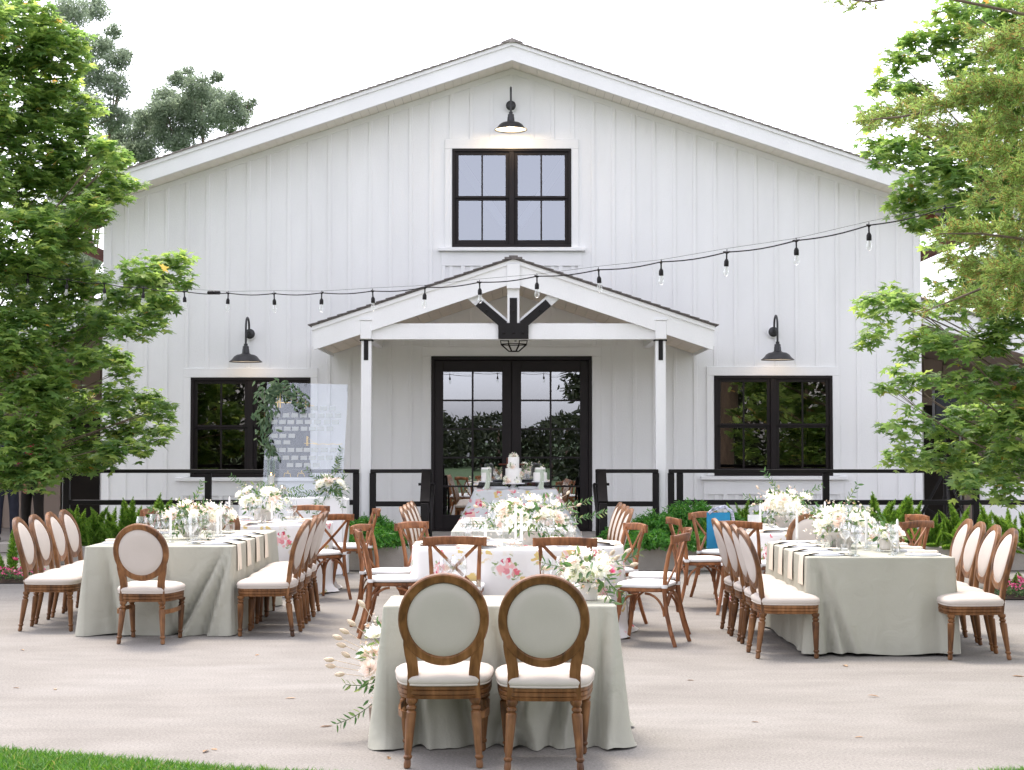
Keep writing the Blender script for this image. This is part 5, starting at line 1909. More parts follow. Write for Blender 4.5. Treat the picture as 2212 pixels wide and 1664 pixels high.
rows_ = [(450, (770, 875, 975)), (530, (350, 455, 555, 655, 745, 850, 940, 1040)), (605, (320, 415, 510, 610, 705, 808, 920, 1012)), (680, (370, 470, 560, 660, 750, 845, 950)), (760, (325, 420, 520)), (835, (360, 465)), (920, (330, 415, 510, 605, 690, 780, 885, 985)), (1008, (250, 355, 455, 555, 655, 750, 845, 940, 1040)), (1090, (500, 600, 695, 795))]
ux = (B-A).normalized(); uz = (TL-A).normalized()
cme = None
for v, us in rows_:
    for u in us:
        p = onchart(u, v, .004)
        cb = MB()
        w, h = .0415, .026
        cb.add([tuple(ux*a*w+uz*b*h+nrm_*c) for c in (0, .003) for a, b in ((-1,-1), (1,-1), (1,1), (-1,1))], [(3,2,1,0), (4,5,6,7), (0,1,5,4), (1,2,6,5), (2,3,7,6), (3,0,4,7)])
        if cme is None: cme = cb.mesh('name_card', M['ecard'])
        link('name_card', cme, ch, p)
def stroke(mb, pts, w):
    P = [onchart(u, v, .0045) for u, v in pts]
    for a, b in zip(P[:-1], P[1:]):
        d = (b-a).normalized(); n = d.cross(nrm_).normalized()*w/2
        mb.add([tuple(a-n), tuple(a+n), tuple(b+n), tuple(b-n)], [(0,1,2,3)])
def bridge(cx, cy, s, name='bridge_drawing'):
    mb = MB()
    for dx in (-1, 1): stroke(mb, [(cx+dx*12*s, cy-120*s), (cx+dx*15*s, cy+120*s)], .012*s)
    for k in range(4): stroke(mb, [(cx-12*s, cy-110*s+50*s*k), (cx+12*s, cy-110*s+50*s*k)], .010*s)
    stroke(mb, [(cx-80*s, cy+55*s), (cx+260*s, cy+62*s)], .009*s)
    for k in range(8):
        a, b = k/8, (k+1)/8
        stroke(mb, [(cx+12*s+230*s*a, cy-110*s+165*s*(1-(1-a)**2)), (cx+12*s+230*s*b, cy-110*s+165*s*(1-(1-b)**2))], .005*s)
    return part(name, mb, M['gold'], ch)
bridge(375, 330, .95); bridge(675, 400, .38); bridge(695, 820, .45)
mb = MB()
for base in (430, 585):
    stroke(mb, [(base, 1225), (base+8, 1180), (base+70, 1185), (base+78, 1225)], .004); stroke(mb, [(base+40, 1180), (base+45, 1150), (base+55, 1180)], .003)
for k in range(6): stroke(mb, [(760+k*55, 850+((k % 2)*8)), (815+k*55, 850+(((k+1) % 2)*8))], .004)
part('skyline_drawing', mb, M['gold'], ch)

# garland hung on the chart
rd = random.Random(31); rng = np.random.default_rng(31)
gar = thing('greenery_garland', 'leafy green garland draped over the corner of the seating chart', 'garland', tuple(o))
path = [(640, 480), (600, 380), (540, 300), (460, 230), (380, 190), (300, 215), (250, 300), (225, 420), (215, 540), (220, 660), (225, 780), (240, 860), (300, 940)]
PP, DD = [], []
mb = MB()
w3 = [onchart(u, v, .03) for u, v in path]
mb.tube(w3, .004, 5); part('stem', mb, M['twig'], gar)
for i in range(len(w3)-1):
    dens = 34 if 2 <= i <= 8 else 20
    for k in range(dens):
        s = rd.random()
        p = w3[i].lerp(w3[i+1], s)
        wd_ = .075 if 2 <= i <= 7 else .05
        PP.append(p + Vector((rd.gauss(0, wd_), -.01-abs(rd.gauss(0, .02)), rd.gauss(0, wd_*.6))))
        a = (w3[i+1]-w3[i]).normalized()
        DD.append(a*.5 + Vector((rd.gauss(0,.6), rd.gauss(0,.35), rd.gauss(-.45,.45))))
PP, DD = np.array([tuple(p) for p in PP]), np.array([tuple(p) for p in DD])
link('leaf', scatter('leaf', LANCE_V, LANCE_F, PP, frames(DD, rdir(len(PP), 0, rng)+np.array([0,-1.2,0])), rng.uniform(.06, .10, len(PP)), M['euca']), gar)
def hurricane(u, label, r, h, hc, Y=PY+.12):
    x = at(u, 1070, Y).x
    t = thing('hurricane_candle', label, 'candle', (x, Y, zp+.0015), 0, 'candles in glass cylinders')
    mb = MB(); mb.lathe([(r, 0), (r, h)], n=24, capt=False); part('glass_cylinder', mb, M['glass'], t)
    mb = MB(); mb.lathe([(r*.72, .003), (r*.72, hc), (r*.5, hc-.006), (.001, hc-.01)], n=20, capt=False); c = part('candle', mb, M['wax'], t)
    mb = MB(); mb.lathe([(.001, hc+.004), (.007, hc+.012), (.005, hc+.024), (.001, hc+.036)], n=8); part('flame', mb, M['flame'], c)
hurricane(585.5, 'tall glass cylinder with white pillar candle on the plinth', .052, .47, .27)
hurricane(609, 'short glass cylinder with white candle right of the tall one', .043, .16, .115)
hurricane(568.5, 'low glass cylinder with small candle left of the tall one', .036, .19, .06, PY+.05)
bouquet('tall cascade of white and blush flowers on the right end of the plinth', (at(716, 1050, PY+.1).x, PY+.10, zp+.14), (.20, .14, .16), 15, 41, None, 170, 60, .052,
        sprays=((.02,.02,.1,.11,.05,.46), (.0,.02,.1,.06,.05,.32), (.05,0,.0,.16,0,.16), (-.1,0,-.05,-.42,-.04,-.07), (-.1,0,-.08,-.75,-.02,-.10), (-.05,-.05,-.08,-.18,-.28,-.36), (-.1,-.05,-.08,-.28,-.27,-.30), (.05,-.05,-.05,.16,-.2,-.25), (-.1,0,.05,-.3,0,.2)), mats=('petal', 'petal', 'blush'), leafsize=.065)
# ================================================================== PLANTS IN THE BEDS
rngp = np.random.default_rng(51)
NEED_V = [(-.17, 0, 0), (.17, 0, 0), (0, 1, 0)]
NEED_F = [(0, 1, 2)]
def plume_mesh(k):
    """one upright foxtail plume, 1 m long before scaling"""
    rng = np.random.default_rng(100+k)
    n = 700
    q = np.sort(rng.uniform(.02, 1, n))
    bend = rng.uniform(.05, .28)
    ax = np.stack([bend*q**2, np.zeros(n), q*(1-.12*bend*q)], 1)
    prof = .098*np.sin(np.pi*np.clip(.18+.82*q, 0, 1))**.7*(1-.25*q)
    a = rng.uniform(0, 2*pi, n)
    d = np.stack([np.cos(a), np.sin(a), rng.uniform(.5, 1.1, n)], 1)
    me = scatter('plume', NEED_V, NEED_F, ax, frames(d, rdir(n, 0, rng)), np.stack([np.full(n, .09), prof*1.35, prof], 1)[:, :1]*0 + (prof*1.4)[:, None], M['fox'])
    return me
PLUMES = [plume_mesh(k) for k in range(4)]
def foxtail(x, y, z, n, h, label, seed, spread=.75):
    rd = random.Random(seed)
    t = thing('foxtail_fern', label, 'fern', (x, y, z), 0, 'foxtail ferns in the beds')
    for k in range(max(3, int(n*.72))):
        a = rd.uniform(0, 2*pi)
        tilt = abs(rd.gauss(0, .60))*spread
        L = h*rd.uniform(.6, 1.05)*(1-.25*tilt)
        o = link('plume', PLUMES[k % 4], t, (rd.gauss(0, .05), rd.gauss(0, .05), -.02))
        o.scale = (L*1.25, L*1.25, L)
        o.rotation_euler = (Matrix.Rotation(a, 3, 'Z') @ Matrix.Rotation(tilt, 3, 'Y') @ Matrix.Rotation(rd.uniform(-.5, .5), 3, 'Z')).to_euler()
    return t
def fernbush(x, y, z, rx, ry, h, label, seed):
    """soft mound of arching fronds"""
    rng = np.random.default_rng(seed)
    t = thing('asparagus_fern', label, 'fern', (x, y, z), 0, 'feathery ferns beside the porch steps')
    nf = int(150*(rx/.5))
    P, D, S = [], [], []
    for k in range(nf):
        a = rng.uniform(0, 2*pi); rr = rng.uniform(.35, 1.0)
        tip = np.array([rx*rr*cos(a), ry*rr*sin(a), h*rng.uniform(.15, .55)*(1.25-rr*.7)])
        top = np.array([tip[0]*.55, tip[1]*.55, h*rng.uniform(.75, 1.25)*(1.15-rr*.55)])
        m = 44
        s = rng.uniform(.1, 1, m)[:, None]
        p = (2*s*(1-s))*top + s*s*tip
        tan = (2*(1-2*s))*top + 2*s*tip
        tan /= np.linalg.norm(tan, axis=1, keepdims=True)+1e-9
        side = rng.normal(0, 1, (m, 3))
        P.append(p + rng.normal(0, .012, (m, 3))); D.append(tan*.6 + side*.75); S.append(rng.uniform(.028, .06, m))
    P, D, S = np.concatenate(P), np.concatenate(D), np.concatenate(S)
    link('fronds', scatter('fronds', [(-.16,0,0), (.16,0,0), (.05,1,0), (-.05,1,0)], [(0,1,2,3)], P, frames(D, rdir(len(P), .5, rng)), S, M['fern']), t)
    return t
SO = .28
for i, (u, y, n, h) in enumerate(((175, 20.9, 14, .62), (205, 20.55, 16, .70), (245, 20.95, 15, .66), (285, 20.5, 18, .72), (330, 20.85, 15, .72), (365, 20.55, 17, .74), (410, 20.95, 14, .66), (452, 20.6, 13, .60), (505, 20.9, 13, .62), (545, 20.6, 9, .5))):
    foxtail((u-CXP)*y/FPX, y, SO, n, h, 'foxtail fern in the left planter, %s from its outer end' % ['first', 'second', 'third', 'fourth', 'fifth', 'sixth', 'seventh', 'eighth', 'ninth', 'tenth'][i], 200+i)
for i, (u, y, n, h) in enumerate(((1530, 20.95, 12, .58), (1565, 20.6, 12, .60), (1610, 20.9, 14, .66), (1650, 20.55, 14, .66), (1700, 20.9, 15, .66), (1745, 20.6, 14, .68), (1800, 20.9, 16, .62), (1845, 20.6, 16, .74), (1890, 20.95, 15, .82), (1920, 20.6, 17, .86), (1965, 20.85, 16, .7), (2010, 20.5, 13, .62), (2070, 20.8, 13, .62), (2120, 20.5, 13, .60), (2175, 20.8, 13, .62), (2225, 20.5, 13, .6))):
    foxtail((u-CXP)*y/FPX, y, SO, n, h, 'foxtail fern in the right planter, %s from the porch steps' % ['first', 'second', 'third', 'fourth', 'fifth', 'sixth', 'seventh', 'eighth', 'ninth', 'tenth', 'eleventh', 'twelfth', 'thirteenth', 'fourteenth', 'fifteenth', 'sixteenth'][i], 300+i)
for i, (u, y, rx, h, l) in enumerate(((745, 20.8, .35, .40, 'feathery green fern behind the white plinth'), (800, 20.55, .5, .48, 'feathery green fern left of the porch steps, outer one'), (858, 20.45, .48, .38, 'feathery green fern spilling by the steps on the left'), (805, 20.15, .42, .30, 'low feathery fern spilling over the left planter edge'),
                                      (1355, 20.5, .40, .42, 'feathery green fern spilling by the steps on the right'), (1420, 20.5, .55, .52, 'feathery green fern right of the porch steps, inner one'), (1490, 20.6, .6, .68, 'tallest feathery fern mound right of the porch steps'), (1560, 20.5, .5, .52, 'feathery green fern right of the steps, outer one'), (1400, 20.12, .42, .30, 'low feathery fern spilling over the right planter edge'), (1490, 20.12, .4, .26, 'low feathery fern behind the chair that stands apart'))):
    fernbush((u-CXP)*y/FPX, y, SO-.03, rx, .36, h*1.35, l, 400+i)
# trailing foxtails at the far right of the planter front
for i, (u, v) in enumerate(((2075, 1190), (2125, 1195), (2180, 1190), (2215, 1200))):
    p = at(u, v, 20.1)
    foxtail(p.x, 20.15, .30, 11, .5, 'foxtail fern trailing over the right planter edge, %s' % ['nearest the table', 'behind the chair backs', 'right of the chairs', 'outermost'][i], 500+i, 2.4)

for i, (u, y) in enumerate(((1535, 20.28), (1600, 20.3), (1930, 20.28), (1985, 20.3), (2035, 20.28))):
    foxtail((u-CXP)*y/FPX, y, .31, 12, .52, 'low sprawling foxtail fern on the right planter edge, %s from the steps' % ['first', 'second', 'third', 'fourth', 'fifth'][i], 540+i, 2.0)
for i, (u, y) in enumerate(((200, 20.28), (270, 20.3), (340, 20.28))):
    foxtail((u-CXP)*y/FPX, y, .31, 12, .50, 'low sprawling foxtail fern on the left planter edge, %s from the outer end' % ['first', 'second', 'third'][i], 550+i, 2.0)

def flowerbed(name, label, u0, u1, v, seed, red):
    rng = np.random.default_rng(seed)
    p0, p1 = az(u0, v, 0), az(u1, v, 0)
    L = (p1-p0).length; y = p0.y
    t = thing('flower_bed', label, 'flower bed', ((p0.x+p1.x)/2, y, 0), 0, 'low flower beds at the patio edge')
    mb = MB(); mb.grid(lambda a, b: ((a-.5)*L, (b-.5)*.7, .012 + .05*sin(pi*a)*sin(pi*b)), 12, 6); part('soil', mb, M['soil'], t)
    n = 900
    P = np.stack([rng.uniform(-L/2, L/2, n), rng.uniform(-.33, .33, n), rng.uniform(.03, .12, n)], 1)
    link('foliage', scatter('foliage', LANCE_V, LANCE_F, P, frames(rdir(n, .6, rng), rdir(n, .5, rng)), rng.uniform(.03, .06, n), M['sprig']), t)
    n = 260
    P = np.stack([rng.uniform(-L/2, L/2, n), rng.uniform(-.35, .3, n), rng.uniform(.09, .17, n)], 1)
    TV = [(0,0,0)] + [(cos(k*2*pi/5), sin(k*2*pi/5), .25) for k in range(5)]
    TFc = [(0, 1+k, 1+(k+1) % 5) for k in range(5)]
    link('small_flowers', scatter('small_flowers', TV, TFc, P, frames(rdir(n, 0, rng), rdir(n, 2, rng)), rng.uniform(.010, .018, n), M['blush' if not red else 'pinkpetal']), t)['kind'] = 'stuff'
    for k in range(red):
        ms = bloom_mesh(2, 'pinkpetal')
        link('bloom', ms, t, (rng.uniform(-L/2, L/2), rng.uniform(-.3, .2), rng.uniform(.16, .3)), (rng.uniform(-.5,.5), rng.uniform(-.5,.5), 0), .045)
    return y
yb_ = flowerbed('flower_bed', 'flower bed with crimson blooms at the left edge of the patio', -60, 88, 1256, 61, 7)
foxtail(az(42, 1250, 0).x, yb_+.05, .03, 3, .62, 'stiff foxtail fern standing in the left crimson flower bed, inner one', 71, 1.3)
foxtail(az(66, 1250, 0).x, yb_, .03, 5, .50, 'stiff foxtail fern standing in the left crimson flower bed, by the chairs', 72, 1.3)
yb_ = flowerbed('flower_bed', 'flower bed with tiny pink blooms at the right edge of the patio', 2140, 2270, 1290, 62, 5)
for k, u in enumerate((2165, 2190, 2212)):
    foxtail(az(u, 1282, 0).x, yb_+.2, .03, 6, .36, 'short foxtail fern in the right pink flower bed, %s' % ['left one', 'middle one', 'right one'][k], 81+k, 1.2)

# ================================================================== TREES
def leaf_outline():
    ang_ = [0, 13, 26, 38, 50, 62, 76, 90, 108, 125, 148, 172]
    rad_ = [1.0, .62, .42, .66, .88, .50, .36, .52, .58, .30, .34, .16]
    pts = []
    for a, r in zip(ang_, rad_): pts.append((r*sin(radians(a)), .32+.68*r*cos(radians(a)) if r > .0 else 0))
    V = [(0, .34, 0)]
    right = [(x, y, -abs(x)*.22 + .05*y) for x, y in pts]
    left = [(-x, y, z) for x, y, z in right[1:]]
    V += right + left[::-1]
    n = len(V)-1
    F = [(0, 1+k, 1+(k+1) % n) for k in range(n)]
    return V, F
ML_V, ML_F = leaf_outline()
def maple(name, label, base, circles, Y0, Y1, seed, leaf=.135, dens=1.0, limbs=(), group='maples framing the barn'):
    """circles: (u, v, r) leafy boughs measured on the photograph, given depths between Y0 and Y1"""
    rng = np.random.default_rng(seed); rd = random.Random(seed)
    t = thing(name, label, 'tree', base, 0, group)
    bs = Vector(base)
    mb = MB()
    P, D, U, S = [], [], [], []
    cen = []
    for (u, v, r) in circles:
        Y = rd.uniform(Y0, Y1)
        c = at(u, v, Y)
        R = r*Y/FPX
        cen.append((c, R))
        nr = max(3, int(62*dens*(R/.45)**2))
        for k in range(nr):
            d = rng.normal(0, 1, 3); d /= np.linalg.norm(d)
            q = rng.uniform(.2, 1)**.45
            pc = np.array(c) + d*np.array([R, R*.95, R*.82])*q
            m = rng.integers(6, 10)
            a0 = rng.uniform(0, 2*pi)
            for j in range(m):
                a = a0 + 2*pi*j/m + rng.normal(0, .3)
                dr = np.array([cos(a), sin(a), rng.uniform(-.75, .15)])
                P.append(pc + dr*rng.uniform(.01, .07) + np.array([0, 0, rng.normal(0, .03)]))
                D.append(dr); U.append(np.array([rng.normal(0, .35), rng.normal(0, .35), 1.0])); S.append(leaf*rng.uniform(.62, 1.15))
    P, D, U, S = np.array(P)-np.array(base), np.array(D), np.array(U), np.array(S)
    link('crown', scatter('crown', ML_V, ML_F, P, frames(D, U), S, M['maple']), t)
    # trunk and limbs
    main = [Vector((0, 0, -.05)), Vector((.03, 0, .8)), Vector((.1, .05, 1.9)), Vector((.12, .05, 3.4)), Vector((.1, 0, 5.2)), Vector((.15, 0, 7.2))]
    mb.tube(main, [.13, .115, .10, .08, .055, .02], 12)
    part('trunk', mb, M['bark'], t)
    lb = MB()
    for (c, R) in cen:
        if rd.random() > .5: continue
        e = c - bs
        hz = max(.9, min(5.6, e.z*.72 - .15*abs(e.x)))
        i = 0
        while i < len(main)-2 and main[i+1].z < hz: i += 1
        f = (hz-main[i].z)/(main[i+1].z-main[i].z)
        s = main[i].lerp(main[i+1], max(0, min(1, f)))
        m = s.lerp(e, .5) + Vector((rd.gauss(0, .18), rd.gauss(0, .18), .22*(e-s).length*rd.uniform(-.6, 1)))
        pts = [s.lerp(m, q)*(1-q) + m.lerp(e, q)*q for q in np.linspace(0, 1, 8)]
        L = (e-s).length
        r0 = min(.022, .004+.005*L)
        lb.tube(pts, [r0*(1-.8*q) for q in np.linspace(0, 1, 8)], 6)
        for k in range(3):
            d = Vector((rd.gauss(0, 1), rd.gauss(0, 1), rd.gauss(0, .6))).normalized()*R*.8
            lb.tube([pts[5], pts[6]+d*.3, e+d], [r0*.3, r0*.22, .0025], 4, caps=False)
    part('limbs', lb, M['bark'], t)
    return t
LC = [(40,60,105),(130,105,70),(30,200,110),(135,225,80),(60,330,105),(175,320,60),(232,318,38),(258,335,30),(110,420,100),(225,400,55),(268,392,32),(40,520,105),(140,500,70),(195,450,45),
      (85,615,90),(190,600,50),(300,590,45),(352,585,38),(385,565,28),(392,600,22),(330,645,46),(260,640,45),(150,700,75),(30,720,90),(225,700,40),(330,690,30),(290,710,36),(360,655,26),
      (80,800,85),(185,770,40),(240,770,36),(270,800,24),(240,850,36),(310,872,40),(350,888,28),(365,925,18),(60,890,95),(165,880,50),(260,915,48),(335,930,28),(150,955,65),(235,965,40),(290,960,30),(55,985,70),(25,1030,34),(85,1035,30),(110,1000,40),(200,990,36)]
LC += [(-60+40*sin(i*2.1)-(i % 3)*85, 40+i*58, 95) for i in range(17)]
maple('maple_tree', 'leafy green maple spreading in from the left edge', (-6.95, 20.3, 0), LC, 18.9, 21.0, 5, dens=1.4)
RC = [(2000,90,52),(2060,45,60),(1935,128,34),(1908,180,26),(1900,240,36),(1960,200,50),(1895,320,40),(1955,325,52),(2030,300,56),(2000,400,56),(2080,390,66),(2160,350,80),(1960,440,40),(2040,465,52),(1985,478,30),(2120,470,60),(2200,450,60),(2160,600,60),(2200,550,56),(2120,30,50),(2190,30,60),(2160,160,70),
      (1888,652,30),(1930,640,32),(1965,650,34),(1900,680,22),(1868,725,24),(1898,712,24),(1990,720,36),(2050,740,46),(2110,745,46),(2180,715,54),(1950,765,22),(1938,790,18),(1925,835,22),(1955,832,24),(2000,820,24),(2075,830,46),(2170,830,66),(1930,925,24),(1968,905,32),(2040,915,36),(2110,905,60),(2195,920,66),(1935,985,26),(1975,978,36),(2040,985,50),(2120,990,66),(2195,1000,60),(2095,1035,36),(2165,1055,34)]
RC += [(2270+40*sin(i*1.7)+(i % 3)*80, 20+i*62, 85) for i in range(17)]
RC += [(2100,200,50),(2150,250,55),(2070,130,46),(2200,120,55),(2200,220,55),(2100,300,55),(2200,320,55),(2140,420,45),(2050,350,46),(2085,590,34),(2110,640,38),(2155,680,44),(2060,670,30),(2205,640,46),(2030,610,18),(2030,530,22),(2090,545,30)]
maple('maple_tree', 'leafy green maple in front of the barn at the right edge', (6.55, 18.6, 0), RC, 17.2, 19.2, 9, dens=1.12)

def conifer(label, base, circles, Y0, Y1, boughs, seed):
    rng = np.random.default_rng(seed); rd = random.Random(seed)
    t = thing('conifer_tree', label, 'tree', base)
    b0 = np.array(base)
    P, D, S = [], [], []
    tw = MB()
    for (u, v, r) in circles:
        Y = rd.uniform(Y0, Y1)
        c = np.array(at(u, v, Y)); R = r*Y/FPX
        for k in range(int(105*(R/.13)**2)):
            d = rng.normal(0, 1, 3); d /= np.linalg.norm(d)
            s = c + d*np.array([R, R, R*.7])*rng.uniform(.0, 1)**.5
            ax = np.array([-.75, -.15, -.05]) + rng.normal(0, .5, 3); ax /= np.linalg.norm(ax)
            L = rng.uniform(.06, .13)
            tw.tube([tuple(s-b0), tuple(s+ax*L-b0)], .0016, 3, caps=False)
            m = 26
            q = rng.uniform(0, 1, m)[:, None]
            P.append(s + ax*L*q)
            dd = rng.normal(0, 1, (m, 3)); dd /= np.linalg.norm(dd, axis=1, keepdims=True)
            D.append(dd + ax*1.1); S.append(rng.uniform(.022, .042, m))
    P, D, S = np.concatenate(P)-b0, np.concatenate(D), np.concatenate(S)
    link('needles', scatter('needles', [(-.09,0,0), (.09,0,0), (0,1,0)], [(0,1,2)], P, frames(D, rdir(len(P), 0, rng)), S, M['needle']), t)
    part('twigs', tw, M['twig'], t)
    mb = MB()
    mb.tube([(0,0,-.05), (0,0,2), (.05,0,4.5), (0,0,7.5), (0,0,9.5)], [.26, .22, .17, .10, .03], 12)
    part('trunk', mb, M['bark'], t)
    mb = MB()
    for pts in boughs:
        q = [Vector(at(u, v, Y)) - Vector(base) for u, v, Y in pts]
        s = Vector((0, 0, max(.5, q[-1].z - .3)))
        mb.tube(q + [s], [.003] + [.007+.007*k/len(q) for k in range(len(q))], 7)
    part('bough', mb, M['bark'], t)
    # the rest of the tree, beyond the frame on the right
    nn = 2600
    h = rng.uniform(2.2, 9.4, nn); rad = (9.8-h)*.26*rng.uniform(.5, 1, nn); a = rng.uniform(0, 2*pi, nn)
    Pq = np.stack([rad*np.cos(a), rad*np.sin(a), h], 1)
    k = (Pq[:, 0] + base[0])/(Pq[:, 1]+base[1]) > .42
    Pq = Pq[k]
    dd = np.stack([np.cos(a), np.sin(a), np.full(nn, -.25)], 1)[k] + rng.normal(0, .3, (k.sum(), 3))
    link('outer_boughs', scatter('outer_boughs', LANCE_V, LANCE_F, Pq, frames(dd, rdir(len(Pq), 1, rng)), rng.uniform(.3, .55, len(Pq)), M['needle']), t)
    return t
CC = [(1872,262,18),(1905,255,24),(1945,245,28),(1990,238,36),(2040,222,40),(2090,205,44),(2145,195,50),(2200,190,52),(2010,275,26),(2060,285,34),(2120,280,42),(2185,275,46),(2100,335,26),(2165,335,36),(2208,370,36),(2150,110,36),(2200,80,44),(2110,70,20),(2150,400,24),(2200,430,36),
      (2035,505,20),(2080,490,30),(2135,510,38),(2190,505,44),(2060,560,28),(2115,575,40),(2180,585,46),(2040,630,18),(2085,645,30),(2150,655,36),(2205,650,34),(2010,668,14),(1822,6,10),(1850,10,14),(1885,8,14),(2120,430,22)]
CC += [(2255+(i % 4)*45, 30+i*34, 48) for i in range(20)]
conifer('brown-green conifer reaching in from the right, nearest the camera', (4.9, 10.4, 0), CC, 9.3, 10.6,
        [[(1850,262,9.8),(1950,252,9.9),(2060,228,10),(2180,205,10.2)], [(2000,672,9.6),(2080,640,9.8),(2180,600,10)], [(2030,505,9.8),(2120,505,10),(2200,515,10.1)], [(2100,30,9.8),(2170,80,9.9),(2230,120,10)], [(1800,-4,9.4),(1880,4,9.6),(2000,-14,9.8)]], 13)

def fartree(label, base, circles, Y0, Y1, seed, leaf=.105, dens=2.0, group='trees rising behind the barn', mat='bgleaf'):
    rng = np.random.default_rng(seed); rd = random.Random(seed)
    t = thing('tall_tree', label, 'tree', base, 0, group)
    b0 = np.array(base); bs = Vector(base)
    P, D = [], []
    lb = MB()
    top = max(at(u, v, Y0).z for u, v, r in circles)
    main = [Vector((0,0,-.1)), Vector((.2,0,top*.35)), Vector((.1,.1,top*.7)), Vector((0,0,top*.95))]
    tb = MB(); tb.tube(main, [.24, .17, .08, .02], 10); part('trunk', tb, M['bark'], t)
    for (u, v, r) in circles:
        Y = rd.uniform(Y0, Y1); c = at(u, v, Y); R = r*Y/FPX
        n = int(1000*dens*(R/.6)**2*(.17/leaf)**1.2)
        g_ = max(4, n//14)
        d = rng.normal(0, 1, (g_, 3)); d /= np.linalg.norm(d, axis=1, keepdims=True)
        pc = np.array(c) + d*np.array([R, R, R*.85])*(rng.uniform(.1, 1, (g_, 1))**.5)
        m = n//g_
        pp = np.repeat(pc, m, 0) + rng.normal(0, R*.13, (g_*m, 3))*np.array([1.3, 1.3, .8])
        P.append(pp); D.append(rng.normal(0, 1, (len(pp), 3)) + np.array([0, 0, -.3]))
        if rd.random() > .4: continue
        e = c - bs
        s = main[1].lerp(main[2], rd.random())
        mm = s.lerp(e, .5) + Vector((0, 0, .1*(e-s).length))
        pts = [s.lerp(mm, q)*(1-q) + mm.lerp(e, q)*q for q in np.linspace(0, 1, 7)]
        lb.tube(pts, [.035*(1-.75*q) for q in np.linspace(0, 1, 7)], 5)
        for k in range(3): lb.tube([pts[4], e + Vector((rd.gauss(0,R*.6), rd.gauss(0,R*.6), rd.gauss(R*.2,R*.4)))], [.02, .004], 4, caps=False)
    P, D = np.concatenate(P)-b0, np.concatenate(D)
    link('crown', scatter('crown', [(0,0,0), (-.2,.5,.05), (0,1,0), (.2,.5,.05)], [(0,1,2,3)], P, frames(D, rdir(len(P), .3, rng)), rng.uniform(.6, 1.2, len(P))*leaf, M[mat]), t)
    part('limbs', lb, M['bark'], t)
    return t
fartree('tall hazy tree behind the left maple, its top out of frame', (-12.4, 46, 0), [(150,30,42),(205,20,32),(245,70,20),(215,100,36),(255,130,28),(270,115,16),(200,160,40),(250,185,34),(180,230,46),(245,255,40),(160,90,30)], 44, 47, 21)
fartree('hazy tree with a spreading crown above the left roof slope', (-9.2, 47, 0), [(290,300,40),(330,265,38),(355,215,34),(380,170,22),(405,160,20),(430,190,36),(470,165,16),(455,215,38),(500,220,28),(530,235,18),(545,225,12),(300,255,22),(415,230,40),(345,240,30),(520,255,22),(470,250,34),(490,260,26),(390,235,38),(420,270,38),(360,290,40),(310,330,36),(270,330,36),(390,310,34),(250,300,26),(500,285,14)], 46, 48, 22)
fartree('dark tree behind the left lean-to roof', (-11.2, 38, 0), [(190,560,34),(150,590,44),(205,610,26),(110,560,50),(60,600,60)], 37, 39, 23)
fartree('tall tree behind the right maple', (13.5, 42, 0), [(2120,620,46),(2190,560,60),(2190,420,60)], 41, 43, 24)

# trees beyond the lawn behind the camera: they stand in the mirror of the doors and windows
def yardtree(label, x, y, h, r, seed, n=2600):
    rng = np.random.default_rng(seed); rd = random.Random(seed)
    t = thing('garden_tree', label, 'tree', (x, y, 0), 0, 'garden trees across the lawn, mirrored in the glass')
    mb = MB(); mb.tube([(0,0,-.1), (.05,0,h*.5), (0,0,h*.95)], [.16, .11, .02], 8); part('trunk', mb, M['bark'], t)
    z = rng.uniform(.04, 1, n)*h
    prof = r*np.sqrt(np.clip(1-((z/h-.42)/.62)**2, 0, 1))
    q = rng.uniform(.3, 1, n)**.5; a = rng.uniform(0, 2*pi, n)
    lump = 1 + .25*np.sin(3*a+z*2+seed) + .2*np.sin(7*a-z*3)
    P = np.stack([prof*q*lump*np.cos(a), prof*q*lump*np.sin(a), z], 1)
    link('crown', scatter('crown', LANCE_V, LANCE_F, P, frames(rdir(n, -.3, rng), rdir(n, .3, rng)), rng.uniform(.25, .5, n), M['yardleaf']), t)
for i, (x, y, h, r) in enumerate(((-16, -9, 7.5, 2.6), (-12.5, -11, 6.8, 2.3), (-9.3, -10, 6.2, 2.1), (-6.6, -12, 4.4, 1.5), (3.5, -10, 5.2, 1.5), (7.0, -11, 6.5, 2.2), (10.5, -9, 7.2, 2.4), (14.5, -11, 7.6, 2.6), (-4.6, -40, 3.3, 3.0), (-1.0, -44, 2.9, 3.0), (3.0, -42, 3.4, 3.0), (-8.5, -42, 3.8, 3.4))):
    yardtree('garden tree across the lawn, mirrored in the ' + ['left window, outermost', 'left window, middle', 'left window, inner', 'left window edge, lowest', 'right door', 'right window, inner', 'right window, middle', 'right window, outermost', 'left door, far away', 'doors, farthest and lowest', 'right door, far away', 'left door edge, far away'][i], x, y, h, r, 600+i)

